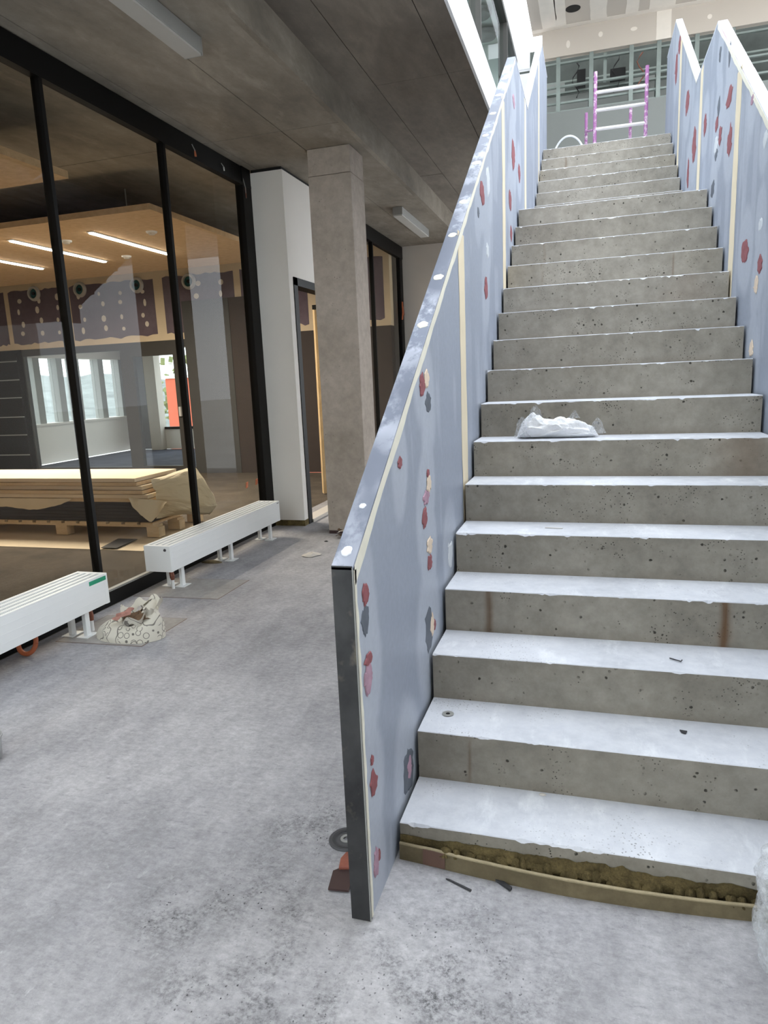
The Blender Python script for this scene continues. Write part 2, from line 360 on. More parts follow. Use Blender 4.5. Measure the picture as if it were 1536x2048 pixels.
# --- raised slab soffit beside the stairwell
c2 = structroot('ceiling', (-.8, 3, CZ2), 'higher smooth concrete slab soffit beside the stairwell')
obj('backing', MB().box(-1.5, -.345, .75, 9.2, CZ2+.012, 3.99), M['joint'], c2)
xs = [-1.36, -1.10, -.53, -.333]; ys = [.75, 1.3, 3.85, 6.4, 9.1]
for i in range(3):
    for j in range(4):
        g = .003; obj('ceiling_panel', MB().box(xs[i]+g, xs[i+1]-g, ys[j]+g, ys[j+1]-g, CZ2+random.uniform(0, .003), CZ2+.02), M['ceil2'], c2)
struct('trim_1', MB().box(-1.40, -1.358, .75, 9.1, CZ-.001, CZ2+.01), M['ceil'], label='concrete step face between the two soffits')
struct('trim_2', MB().box(-.345, -.325, .75, 6.6, 3.695, 4.02), M['bright'], label='bright white slab edge fascia along the stairwell')
# --- enclosing walls
struct('wall_far', MB().box(-4.6, -.34, 9.1, 9.25, 0, CZ2), M['offwhite'], label='beige plastered end wall of the corridor')
struct('wall_right', MB().box(4.6, 4.75, -4.6, 9.6, 0, 5.2), M['white'], label='plain white hall wall right of the stairs')
struct('wall_back', MB().box(-.7, 4.75, -4.75, -4.6, 0, 5.0), M['white'], label='plain white hall wall behind the camera')
struct('wall_back', MB().box(-5.55, -3.6, -4.75, -4.6, 0, 5.0), M['white'], label='white hall wall left of the entrance glazing')
w7 = structroot('window_7', (-2.15, -4.7, 0), 'glazed entrance front behind the camera')
for x in (-3.56, -2.15, -.74): obj('mullion', MB().box(x-.04, x+.04, -4.72, -4.62, 0, 5.0), M['black'], w7)
for x in (-3.52, -2.11): obj('pane', MB().box(x, x+1.33, -4.675, -4.665, 0, 5.0), M['glass2'], w7)
struct('wall_front', MB().box(-10.55, -2.69, .6, .75, 0, 3.7), M['offwhite'], label='front wall of the glazed room')
struct('shading_roof', MB().box(-5.55, 4.75, -4.75, -.3, 5.0, 5.2), M['white'], label='roof added out of view behind the camera to dim the lower risers')  # unseen slab added so the sky lights upper risers more than lower ones
struct('wall_left', MB().box(-5.55, -5.4, -4.6, .6, 0, 5.0), M['offwhite'], label='hall side wall left of the camera')
struct('wall_left', MB().box(-10.55, -10.4, .6, 8.62, 0, CZ), M['offwhite'], label='far side wall of the glazed room')
# white pier beside the glass
pr_ = structroot('wall_pier', (-2.44, 4.8, 0), 'white plastered wall pier between glass partition and doorway')
obj('pier', MB().box(-2.62, -2.27, 4.60, 4.72, .06, 3.43), M['white'], pr_)
obj('base_strip', MB().box(-2.62, -2.268, 4.597, 4.70, 0, .06), M['wool'], pr_)
obj('lintel_wall', MB().box(-2.40, -2.27, 4.72, 6.1, 2.475, 3.43), M['white'], pr_)
obj('shadow_gap', MB().box(-2.60, -2.285, 4.615, 6.1, 3.43, 3.462), M['dark'], pr_)
obj('jamb_wall', MB().box(-2.40, -2.27, 5.85, 6.1, 0, 2.475), M['white'], pr_)

# --- glazed partition (window_1)
w1 = structroot('window_1', (-2.63, 2, 0), 'floor-to-ceiling black framed glass partition')
XG = -2.61
obj('head_frame', MB().box(XG-.07, XG, -.7, 4.6, 3.315, 3.455), M['black'], w1)
obj('head_lip', MB().box(XG-.05, XG+.012, -.7, 4.6, 3.29, 3.315), M['black'], w1)
obj('sill_frame', MB().box(XG-.07, XG, -.7, 4.6, 0, .098), M['black'], w1)
obj('sill_edge', MB().box(XG-.03, XG+.004, -.7, 4.6, .098, .112), M['lumi'], w1)
ym = [-.62, .66, 1.933, 3.19, 4.50]
for y in ym:
    wd_ = .03 if y < 4.4 else .05
    obj('mullion', MB().box(XG-.06, XG-.002, y-wd_/2, y+wd_/2, .11, 3.30), M['black'], w1)
obj('end_frame', MB().box(XG-.07, XG+.01, 4.43, 4.60, .0, 3.455), M['black'], w1)
for a, b in zip(ym[:-1], ym[1:]):
    obj('pane', MB().box(XG-.036, XG-.028, a+.01, b-.01, .1, 3.31), M['glass'], w1)
# --- second glazed partition behind the column
w2 = structroot('window_2', (-2.35, 7.5, 0), 'black framed glass partition beyond the concrete column')
obj('head_frame', MB().box(-2.36, -2.30, 6.1, 9.08, 3.27, 3.45), M['black'], w2)
obj('sill_frame', MB().box(-2.36, -2.30, 6.1, 9.08, 0, .1), M['black'], w2)
for y, w_ in ((6.15, .1), (7.52, .03), (8.98, .16)): obj('mullion', MB().box(-2.36, -2.302, y-w_/2, y+w_/2, .1, 3.27), M['black'], w2)
for a, b in ((6.2, 7.5), (7.54, 8.9)): obj('pane', MB().box(-2.335, -2.327, a, b, .1, 3.27), M['glass'], w2)
# --- doorway
d1 = structroot('door_1', (-2.3, 5.2, 0), 'open doorway with a black steel frame')
obj('jamb', MB().box(-2.40, -2.262, 4.70, 4.79, 0, 2.475), M['black'], d1)
obj('jamb', MB().box(-2.40, -2.262, 5.77, 5.86, 0, 2.475), M['black'], d1)
obj('head', MB().box(-2.40, -2.262, 4.70, 5.86, 2.40, 2.475), M['black'], d1)
obj('threshold', MB().box(-2.40, -2.25, 4.79, 5.77, 0, .035), M['offwhite'], d1)

# --- back wall of the glazed room: plastered band, window frames below
YB = 8.65
wb = structroot('wall_inner', (-6, YB, 0), 'inner partition wall with half-plastered gypsum band')
obj('plaster_band', MB().box(-10.4, -2.40, YB, YB+.15, 2.26, CZ), M['cream'], wb)
boards = [(-10.3, -9.65), (-9.55, -8.35), (-8.22, -6.52), (-6.34, -5.02), (-4.9, -3.75), (-3.6, -2.5)]
scr = None
for bi, (a, b) in enumerate(boards):
    n = 16; top = [(a+(b-a)*i/n, 3.275+.03*n1(i*.9+bi*9, 3)*2) for i in range(n+1)]; bot = [(a+(b-a)*i/n, 2.36+.05*n1(i*.8+bi*5, 5)*2) for i in range(n+1)][::-1]
    obj('gypsum_board', MB().prism(top+bot, 'y', YB-.004, YB+.01), M['purple'], wb)
    k = 0
    for cx in np.arange(a+.22, b-.1, .42):
        for cz in (2.52, 2.72, 2.92, 3.1):
            loc = (cx+random.uniform(-.04, .04), YB-.006, cz+random.uniform(-.03, .03))
            if scr is None:
                scr = obj('screw_patch', MB().lathe([(0, -.002), (.03, -.002), (.04, 0), (.0, .001)], tuple(wb.location), 'y', 8), M['compound'], wb); scr.location = Vector(loc)-rootloc(wb)
            else: inst(scr, loc, wb, scale=(random.uniform(.7, 1.3), 1, random.uniform(.8, 1.6)))
# dark lower zone: two tones of panel
obj('panel', MB().box(-5.98, -5.12, YB-.06, YB, 0, 2.86), M['darkpanel'], wb)
obj('panel', MB().box(-5.12, -4.3, YB-.05, YB, 0, 2.86), M['brownpanel'], wb)
obj('panel', MB().box(-4.3, -2.40, YB-.02, YB+.15, 0, 2.26), M['brownpanel'], wb)
obj('panel', MB().box(-10.4, -9.42, YB-.03, YB+.1, 0, 2.26), M['dark'], wb)  # dark backing of the imitated stair reflection
# glazed screen (window_3): frames and panes
w3 = structroot('window_3', (-7.7, YB, 0), 'anthracite framed glazed screen to the far room')
def fr(a, b, z0, z1): obj('frame_rail', MB().box(a, b, YB, YB+.09, z0, z1), M['facade'], w3)
fr(-9.42, -5.98, 2.14, 2.26); fr(-9.42, -5.98, 0, .10)
for a, b in ((-9.42, -9.40), (-7.33, -7.08), (-6.28, -6.16), (-6.02, -5.98)): fr(a, b, .1, 2.14)
fr(-7.08, -6.28, 2.02, 2.14); fr(-7.08, -6.28, .10, .12)
obj('pane', MB().box(-9.40, -7.33, YB+.04, YB+.046, .1, 2.14), M['glass2'], w3)
obj('pane', MB().box(-7.08, -6.28, YB+.04, YB+.046, .12, 2.02), M['glass2'], w3)
obj('pane', MB().box(-6.16, -6.02, YB+.04, YB+.046, .1, 2.14), M['glass2'], w3)
obj('door_handle', MB().box(-6.24, -6.20, YB-.04, YB, .98, 1.14), M['rung'], w3)
# far room with outside windows
fw = structroot('window_4', (-10.5, 11, 0), 'row of far windows with pale posts and white sill wall')
obj('sill_wall', MB().box(-10.75, -10.5, 8.8, 12.9, 0, .80), M['white'], fw)
obj('sill', MB().box(-10.78, -10.42, 8.8, 12.9, .80, .84), M['white'], fw)
obj('top_wall', MB().box(-10.75, -10.5, 8.8, 12.9, 2.2, 3.46), M['offwhite'], fw)
for y in (9.1, 10.12, 10.78, 11.3, 12.11, 12.85): obj('post', MB().box(-10.72, -10.5, y-.09, y+.09, .84, 2.2), M['lumi'], fw)
for a, b in ((9.19, 10.03), (10.21, 10.69), (10.87, 11.21), (11.39, 12.02), (12.2, 12.76)): obj('pane', MB().box(-10.64, -10.63, a, b, .84, 2.2), M['glass2'], fw)
f5 = structroot('window_5', (-9, 12.95, 0), 'far end wall with one tall bright window')
obj('pier', MB().box(-9.76, -9.46, 12.7, 12.95, 0, 3.46), M['offwhite'], f5)
obj('side_wall', MB().box(-10.5, -9.76, 12.9, 13.05, 0, 3.46), M['facade'], f5)
obj('sill_wall', MB().box(-9.46, -6.0, 12.9, 13.05, 0, .48), M['white'], f5)
obj('frame_rail', MB().box(-9.46, -6.0, 12.88, 12.98, .48, .54), M['black'], f5)
obj('top_wall', MB().box(-9.46, -6.0, 12.9, 13.05, 2.4, 3.46), M['offwhite'], f5)
obj('end_wall', MB().box(-6.4, -6.0, 12.9, 13.05, .48, 2.4), M['offwhite'], f5)
obj('pane', MB().box(-9.46, -6.4, 12.95, 12.958, .54, 2.4), M['glass2'], f5)
struct('wall_side', MB().box(-6.0, -5.85, 8.8, 13.05, 0, CZ), M['white'], label='white side wall of the far room')
struct('ceiling', MB().box(-10.75, -5.85, 8.8, 13.05, 2.9, 3.0), M['white'], label='white ceiling of the far room')
# outside
struct('ground', MB().box(-160, 120, 13.2, 220, -3.2, -3.0), M['snow'], label='pale snowy ground outside the windows')
struct('ground', MB().box(-160, -10.9, -40, 13.2, -3.2, -3.0), M['snow'], label='pale snowy ground beside the building')
def hillf(u, v):
    a = math.radians(100+u*110); r = 70+v*60; z = -3+v*(7+5*n1(u*9, 4)+3*n1(u*31, 8)); return (r*math.cos(a), 10+r*math.sin(a), z)
tag(obj('wooded_hill', MB().grid(hillf, 90, 8), M['hill']), 'hazy wooded hillside beyond the far windows', 'hill')
rb = thing('orange_building', (-11.5, 21, -3), 'orange-red rendered building wing outside the end window', 'building')
obj('wall', MB().box(-13.75, -9, 19.5, 23, -3, 1.8), M['redwall'], rb); obj('parapet', MB().box(-13.8, -8.95, 19.45, 23.05, 1.8, 1.9), M['offwhite'], rb)
def bush(name, c, r, label, n=160):
    mb = MB()
    for k in range(n):
        v = Vector(rng.normal(size=3)); v.normalize(); p = Vector(c)+v*r*(.4+.6*rng.random()); s = r*.14
        a = Vector(rng.normal(size=3)).normalized(); b = a.cross(v).normalized(); mb.add([p, p+a*s, p+a*s+b*s*.6, p+b*s*.6], [(0, 1, 2, 3)])
    t_ = thing(name, (c[0], c[1], -3), label, 'bush'); obj('foliage', mb, M['leaf'], t_, recalc=False)
    obj('trunk', MB().tube([(c[0], c[1], -3), (c[0]+.1, c[1], c[2])], [.14, .05]), M['brownrag'], t_)
bush('garden_shrub', (-17.4, 25, 1.6), 2.2, 'olive winter shrub beside the orange building wing')
bush('bare_tree', (-22, 16.5, .3), 2.6, 'thin leafless tree outside the leftmost far window', 220)

# --- upper storey
struct('floor', MB().box(-4.2, 4.6, 6.63, 9.8, 3.74, 3.851), M['tread'], label='upper landing floor at the head of the stairs')
struct('floor', MB().box(-4.2, -.345, .75, 6.56, 3.99, 4.015), M['offwhite'], label='upper gallery floor behind the fascia')
YU = 9.4
wu = structroot('wall_upper', (.8, YU, 3.85), 'unfinished upper wall with exposed metal studs and gypsum bulkhead')
obj('bulkhead', MB().box(-.20, 4.6, YU, YU+.1, 5.875, 6.23), M['gyp'], wu)
obj('lower_board', MB().box(-.6, 4.6, YU, YU+.1, 3.85, 5.15), M['greyboard'], wu)
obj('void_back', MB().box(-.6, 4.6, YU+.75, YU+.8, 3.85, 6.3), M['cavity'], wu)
for x in (.024, .48, 1.018, 1.377, 1.86, 2.3): obj('stud', MB().box(x-.028, x+.028, YU+.02, YU+.08, 5.15, 5.875), M['galv'], wu)
obj('stud', MB().box(.645, .69, YU+.12, YU+.16, 5.5, 5.875), M['galv'], wu)
for z, dy, m in ((5.80, .03, 'galv'), (5.52, .10, 'galv'), (5.54, .4, 'galv'), (5.30, .10, 'galv'), (5.16, .03, 'galv'), (5.72, .5, 'galv')):
    obj('rail', MB().box(-.2, 4.6, YU+dy, YU+dy+.05, z-.012, z+.012), M[m], wu)
for i, (a, b, z0, z1) in enumerate(((-.2, .44, 5.17, 5.50), (.5, 1.0, 5.17, 5.49), (1.05, 1.36, 5.17, 5.60), (1.4, 1.85, 5.17, 5.52), (1.9, 2.6, 5.2, 5.6), (-.2, .1, 5.56, 5.7))):
    obj('rear_board', MB().box(a, b, YU+.42+.01*i, YU+.44+.01*i, z0, z1), M['greyboard'], wu)
for i, (x, z) in enumerate(((.26, 5.6), (.82, 5.62), (1.15, 5.72))):
    obj('wiring', MB().tube([(x+.05*math.sin(k*1.3+i), YU+.2, 5.86-k*.07) for k in range(8)], .009), M['copper' if i == 2 else 'dark'], wu)
obj('junction', MB().box(.28, .40, YU+.2, YU+.3, 5.52, 5.74), M['dark'], wu); obj('junction', MB().box(.74, .95, YU+.2, YU+.34, 5.55, 5.68), M['dark'], wu)
for x, z, sx, sz in ((.16, 6.015, .028, .05), (.60, 6.07, .03, .035), (1.04, 6.064, .045, .025), (2.0, 6.05, .03, .03)):
    obj('screw_patch', MB().lathe([(0, YU-.003), (1, YU-.003), (1.05, YU)], (0, 0, 0), 'y', 12) if 0 else MB().prism([(x+sx*math.cos(k*.5236), z+sz*math.sin(k*.5236)) for k in range(12)], 'y', YU-.003, YU+.001), M['compound'], wu)
obj('joint_band', MB().box(1.33, 1.52, YU-.003, YU+.001, 5.875, 6.23), M['compound'], wu)
# upper ceiling (gypsum, taped joints)
uc = structroot('ceiling', (1, 8.5, 6.23), 'upper gypsum ceiling with taped joints')
obj('gypsum_board', MB().box(-.34, 4.6, 7.6, YU+.1, 6.23, 6.26), M['gyp'], uc)
obj('joint_tape', MB().box(-.34, 4.6, YU-.10, YU, 6.226, 6.231), M['compound'], uc)
for x, w_ in ((-.09, .10), (.07, .07), (.57, .11), (1.0, .08), (1.4, .17), (1.95, .12)):
    n = 10; l = [(x-w_*(1+.5*n1(k*.7+x*9, 2)), 7.7+(YU-7.75)*k/n) for k in range(n+1)]; r = [(x+w_*(1+.5*n1(k*.7+x*5, 6)), 7.7+(YU-7.75)*k/n) for k in range(n+1)][::-1]
    obj('compound_patch', MB().prism(l+r, 'z', 6.2265, 6.231), M['compound'], uc)
obj('downlight_hole', MB().lathe([(0, 6.2255), (.095, 6.2255), (.10, 6.231)], (.237, 8.89, 0), 'z', 24), M['dark'], uc)
# white end face and white wall above the gallery glazing
struct('wall_gallery', MB().box(-.75, -.37, 9.3, 9.38, 5.75, 8.0), M['bright'], label='white gallery wall end above the landing')
struct('wall_gallery', MB().box(-.75, -.35, 9.3, 9.38, 3.85, 5.69), M['bright'], label='white lower gallery wall end beside the landing')
struct('wall_gallery', MB().box(-.62, -.55, 4.0, 9.3, 5.89, 8.0), M['bright'], label='white wall above the gallery glazing')
gw = structroot('window_6', (-.6, 6, 4.0), 'grey framed gallery glazing above the white fascia')
obj('head_frame', MB().box(-.66, -.545, 1.2, 9.3, 5.83, 5.89), M['facade'], gw)
obj('sill_frame', MB().box(-.66, -.54, 1.2, 9.3, 4.02, 4.06), M['facade'], gw)
for y in (1.2, 3.5, 5.75, 8.05): obj('mullion', MB().box(-.66, -.545, y-.03, y+.03, 4.06, 5.83), M['facade'], gw)
for a, b in ((1.25, 3.45), (3.55, 5.7), (5.8, 8.0), (8.1, 9.25)): obj('pane', MB().box(-.60, -.592, a, b, 4.06, 5.83), M['glass3'], gw)
struct('wall_gallery', MB().box(-4.3, -4.2, .75, 9.8, 3.85, 6.3), M['gallery'], label='white rear wall of the upper gallery')
struct('wall_gallery', MB().box(-4.2, -.75, 9.4, 9.5, 3.85, 6.3), M['gallery'], label='white end wall of the upper gallery')
struct('ceiling', MB().box(-4.2, -.62, 3.2, 9.5, 6.2, 6.3), M['gallery'], label='white upper gallery ceiling')
for k, (x, y, tx) in enumerate(((-.95, 8.34, 'nearer'), (-.95, 8.95, 'farther'))):  # grey discs added to imitate reflections in the gallery glass
    o = thing('reflection_disc', (x, y, 6.12), tx+' of two grey discs standing in for reflections in the gallery glass', 'reflected_disc', 'gallery glass reflections')
    obj('disc_body', MB().lathe([(0, 6.10), (.15, 6.10), (.17, 6.12), (.17, 6.16), (0, 6.16)], (x, y, 0)), M['grey'], o); obj('mount', MB().lathe([(.05, 6.15), (.05, 6.2)], (x, y, 0)), M['lumi'], o)

# ================================================================== STAIRCASE
st = thing('staircase', (0, 0, 0), 'raw grey concrete staircase with white dusted treads', 'stairs')
stains = {4: [(.17, .012, .8), (1.01, .016, 1.0)], 2: [(.17, .004, .6)], 14: [(.22, .004, .5)], 13: [(.22, .004, .5), (1.02, .004, .5)], 7: [(1.20, .12, .45)], 12: [(1.1, .15, .25)], 22: [(.25, .01, .5)]}
def step(n, y0, zt, depth, hh, name='step'):
    nx = 150; X = np.linspace(0, W, nx); sd = n*13
    chip = fbm(X*9, X*0+sd, 4, sd)-.5; c2_ = np.maximum(0, fbm(X*24, X*0+sd+3, 4, sd+5)-.64)*.04
    zz = .0022+.003*np.abs(chip)+c2_; yy = .0022+.003*np.abs(fbm(X*12, X*0+2, 3, sd+9)-.5)+c2_*.8
    wav = .004*(fbm(X*2, X*0, 2, sd+2)-.5); rows = []; rz = np.linspace(zt-hh-.02, 0, 7)
    for k in range(7):
        f = k/6; z = (zt-hh-.02)*(1-f)+(zt-zz)*f; rows.append(np.stack([X, y0+wav*f+X*0, z+X*0], 1))
    rows.append(np.stack([X, y0+yy+wav, np.full(nx, zt)+.0015*(fbm(X*3, X*0, 2, sd+7)-.5)], 1))
    rows.append(np.stack([X, np.full(nx, y0+depth+.02), np.full(nx, zt)], 1))
    rows.append(np.stack([X, np.full(nx, y0+depth+.02), np.full(nx, zt-hh-.22)], 1))
    rows.append(np.stack([X, np.full(nx, y0), np.full(nx, max(0, zt-hh-.12))], 1)) if n > 1 else rows.append(np.stack([X, np.full(nx, y0+.002), np.full(nx, 0.0)], 1))
    if n == 1: rows[-2][:, 2] = 0
    m = len(rows); mb = MB(); mb.v = [tuple(map(float, p)) for r in rows for p in r]
    for r in range(m):
        r2 = (r+1) % m; mi = 1 if r in (6, 7) else 0
        for i in range(nx-1): mb.f.append((r*nx+i, r*nx+i+1, r2*nx+i+1, r2*nx+i)); mb.mi.append(mi)
    mb.f.append(tuple(r*nx for r in range(m))); mb.mi.append(0); mb.f.append(tuple(r*nx+nx-1 for r in range(m))[::-1]); mb.mi.append(0)
    o = obj(name, mb, [M['riser'], M['tread']], st)
    a = o.data.attributes.new('stain', 'FLOAT', 'POINT'); V = np.array(mb.v); s = np.zeros(len(V)); fz = np.clip((zt-V[:, 2])/hh, 0, 1)
    for (x, w_, k) in stains.get(n, []): s = np.maximum(s, k*np.exp(-((V[:, 0]-x-.004*np.sin(fz*3))/(w_*(.8+.5*fz)*(.7+.6*fbm(V[:, 2]*30, V[:, 2]*0+x*50, 2, 4))))**2)*(V[:, 1] < y0+.01))
    s = np.maximum(s, .25*np.clip(fz-.75, 0, 1)*4*(V[:, 1] < y0+.01)*fbm(V[:, 0]*5, V[:, 2]*9, 3, sd))
    a.data.foreach_set('value', s.astype(np.float32)); return o
for n in range(1, 16): step(n, (n-1)*D, H1+(n-1)*H, D, H if n > 1 else H1)
step(16, 15*D, H1+15*H, 5.045-15*D, H, 'landing')
for n in range(17, 24): step(n, 5.045+(n-17)*D, H1+(n-1)*H, D if n < 23 else .05, H)
obj('anchor_hole', MB().lathe([(0, .2862), (.008, .2862)], (.077, .388, 0), 'z', 16), M['dark'], st)
obj('anchor_collar', MB().lathe([(.008, .2868), (.014, .287), (.021, .2862)], (.077, .388, 0), 'z', 20), M['lumi'], st)
# insulation strip at the foot
ins = thing('insulation_strip', (.5, -.02, 0), 'torn mineral wool and cardboard strip along the foot of the first step', 'insulation')
def woolf(u, v):
    x = u*1.18; a = v*math.pi; k = min(1, max(0, (x-.10)/.85)); tear = math.sin(k*math.pi)**.7
    b = .004+.014*tear+.020*tear*(fbmf(x*14+v*3, v*4+1, 4)-.3)+.010*tear*(fbmf(x*45, v*14, 5)-.4)
    lip = .014*(fbmf(x*11, 3.3, 6)-.5)*2+.010*(fbmf(x*34, 7.7, 8)-.5)*2
    return (x, -.001-max(.001, math.sin(a)*b), (.070+lip*(.4+tear))*(1-v)+.004)
fbmf = lambda a, b, sd: sfbm(a, b, 4, sd)
obj('wool', MB().grid(woolf, 260, 18), M['wool'], ins, smooth=True)
for q in range(26):      # loose torn tufts along the tear
    x = .14+q*.034+random.uniform(-.01, .01); w_ = random.uniform(.02, .045); z = .052+.012*n1(q*.9, 3)-.010*(x/1.1); h_ = random.uniform(.008, .02)
    obj('tuft', MB().grid(lambda u, v: (x+(u-.5)*w_, -.012-.018*v*random.uniform(.7, 1.2)-.008*math.sin(u*3.14), z+h_*math.sin(u*3.14)*(1-v)-.012*v+.003*random.random()), 7, 5), M['wool'], ins, smooth=True)
def cardf(x): return -.012-.040*math.sin(min(1, max(0, x/1.15))*math.pi)**1.1-.004*n1(x*5, 1)
def cardh(x): return .052-.012*min(1, x/1.1)+.004*n1(x*9, 4)
mb = MB(); n = 60
for k in range(n+1):
    x = k*1.2/n; y = cardf(x); mb.v += [(x, y-.006, 0.0), (x, y-.003, cardh(x)), (x, y+.003, cardh(x)), (x, y+.003, 0.0)]
for k in range(n):
    for e in range(4): mb.f.append((k*4+e, k*4+(e+1) % 4, k*4+4+(e+1) % 4, k*4+4+e)); mb.mi.append(0)
obj('cardboard', mb, M['card'], ins)
mb = MB()
for k in range(n+1):
    x = k*1.2/n; y = cardf(x); z = cardh(x); mb.v += [(x, y-.0042, z-.001), (x, y-.0048-.001*n1(x*60, 2), z+.0035+.002*n1(x*50, 3)), (x, y+.0045, z+.0035+.002*n1(x*44, 5)), (x, y+.0042, z-.001)]
for k in range(n):
    for e in range(3): mb.f.append((k*4+e, k*4+(e+1) % 4, k*4+4+(e+1) % 4, k*4+4+e)); mb.mi.append(0)
obj('cardboard_edge', mb, M['cardedge'], ins)
mb = MB()
for k in range(9):
    x = .075+k*.07/8; y = cardf(x); mb.v += [(x, y-.0075, 0.002), (x, y-.0045, cardh(x)+.0005)]
for k in range(8): mb.f.append((k*2, k*2+2, k*2+3, k*2+1)); mb.mi.append(0)
obj('tape_patch', mb, M['cardbrown'], ins)

# ================================================================== BALUSTRADES
Y0, SL = -.2712, H/D
YK, YV, YP2, YEND = 3.71, 4.707, 6.51, 7.4
ZK = 1.0002+(YK-Y0)*SL; ZP2 = ZK+(YP2-YV)*SL
def top(y): return np.where(y < YK, 1.0002+(y-Y0)*SL, np.where(y < YV, ZK, np.where(y < YP2, ZK+(y-YV)*SL, ZP2)))
def bot(y):
    a = np.minimum(H1+y*SL-.42, 2.25); b = np.minimum(2.834+(y-5.045)*SL-.5, 3.45); return np.maximum(0, np.where(y < 5.2, a, np.maximum(2.25, b)))
LP = [(-0.183,0.903,0.024,0.03,'r'),(0.501,0.963,0.041,0.032,'r'),(0.539,1.031,0.047,0.026,'p'),(0.58,1.073,0.035,0.032,'c'),(0.57,1.114,0.023,0.015,'r'),(0.563,0.851,0.046,0.031,'c'),(0.561,0.787,0.035,0.031,'r'),(0.937,0.722,0.051,0.056,'l'),(0.563,0.547,0.028,0.041,'c'),(0.603,0.532,0.021,0.023,'r'),(0.521,0.538,0.073,0.085,'d'),(-0.194,0.833,0.035,0.041,'d'),(-0.185,0.724,0.032,0.019,'r'),(-0.192,0.675,0.038,0.042,'p'),(-0.196,0.365,0.03,0.039,'r'),(-0.199,0.437,0.013,0.013,'r'),(0.175,0.195,0.032,0.037,'p'),(0.17,0.186,0.069,0.08,'d'),(-0.205,0.127,0.024,0.04,'p'),(-0.179,0.132,0.011,0.018,'r'),(0.594,1.446,0.04,0.03,'c'),(0.525,1.423,0.042,0.039,'r'),(0.616,1.36,0.046,0.04,'d'),(0.202,1.197,0.026,0.019,'r'),(1.999,2.377,0.078,0.06,'r'),(3.541,2.988,0.107,0.099,'r'),(3.321,2.63,0.077,0.072,'r'),(3.979,2.968,0.078,0.062,'r'),(2.092,1.914,0.056,0.061,'r'),(3.368,2.423,0.055,0.049,'r'),(3.606,3.351,0.067,0.04,'p'),(2.174,2.122,0.043,0.039,'l'),(1.864,2.255,0.032,0.024,'d'),(2.234,2.487,0.068,0.07,'l')]
RP = [(3.132,3.023,0.097,0.057,'r'),(3.058,2.76,0.081,0.074,'r'),(3.424,2.898,0.066,0.053,'r'),(3.585,3.013,0.058,0.045,'r'),(4.131,3.177,0.071,0.066,'r'),(5.297,3.718,0.123,0.097,'r'),(4.713,3.209,0.121,0.123,'r'),(5.048,3.065,0.068,0.119,'r'),(2.412,2.025,0.071,0.057,'r'),(2.052,1.914,0.053,0.045,'r'),(2.433,2.779,0.046,0.028,'p'),(6.099,4.505,0.101,0.082,'r'),(2.089,2.107,0.039,0.032,'l'),(2.09,2.485,0.042,0.038,'l'),(3.575,2.884,0.07,0.054,'l'),(3.533,3.103,0.051,0.063,'d'),(3.557,2.82,0.052,0.037,'d'),(3.638,2.627,0.073,0.055,'d'),(6.344,4.382,0.108,0.127,'r'),(3.573,3.425,0.046,0.045,'d'),(3.203,3.281,0.039,0.067,'d'),(2.107,1.828,0.048,0.038,'c'),(2.44,2.043,0.083,0.056,'r'),(2.135,1.521,0.05,0.038,'c')]
lin = lambda c: np.array(S(*c)[:3])
BASEC, PALE, MID = lin((154, 161, 175)), lin((184, 190, 201)), lin((164, 171, 184))
def paintcol(y, z, pts, seed):
    """brushed primer: flat blue-grey with paler feathered filler lobes round every screw line"""
    c = np.repeat(BASEC[None], len(y), 0); warp = .05*(fbm(y*4, z*3, 3, seed)-.5); f = np.zeros_like(y)
    for (py, pz, a, b, k) in pts:
        r = np.sqrt(((y-py+warp)/(a*1.7+.04))**2+((z-pz+warp*2)/(b*1.6+.10))**2); f = np.maximum(f, np.clip((1.25-r)/.3, 0, 1)*.75)
    for lx in np.concatenate([np.arange(-.2, 1.4, .78), np.arange(1.5, 7.3, .26)]):       # vertical filled screw lines
        wv = .045+.07*(fbm(z*1.7, z*0+lx*3, 3, seed+11)); d = np.abs(y-lx-.05*(fbm(z*1.2, z*0+lx, 2, seed+5)-.5)); f = np.maximum(f, np.clip((wv-d)/.02, 0, 1)*np.clip((fbm(z*2.2, z*0+lx*5, 3, seed+2)-.42)*9, 0, 1)*.45)
    c = c*(1-f[:, None])+PALE*f[:, None]; g = np.clip((fbm(y*2.5, z*.8, 4, seed+30)-.5)*3, 0, 1)[:, None]*.5; c = c*(1-g)+MID*g
    e = (np.clip((fbm(y*9, z*2.2, 4, seed+60)-.62)*9, 0, 1)*.5)[:, None]; return c*(1-e)+PALE*e
def blob(cy, cz, a, b, x, side, seed):
    """thin irregular filler disc lying on a balustrade face (plane x = const, facing side)"""
    n = 26; ring = [(cy+a*math.cos(2*math.pi*k/n)*(1+1.0*n1(k*.55+seed*3.7, 3)+.35*n1(k*2.3+seed, 1)), cz+b*math.sin(2*math.pi*k/n)*(1+1.0*n1(k*.45+seed*2.3, 5)+.4*n1(k*2.1+seed, 7))) for k in range(n)]
    vs = [(x, u, w) for u, w in ring]+[(x+side*.0025, cy+(u-cy)*.85, cz+(w-cz)*.85) for u, w in ring]+[(x+side*.003, cy, cz)]
    return MB().add(vs, [(k, (k+1) % n, n+(k+1) % n, n+k) for k in range(n)]+[(n+k, n+(k+1) % n, 2*n) for k in range(n)])
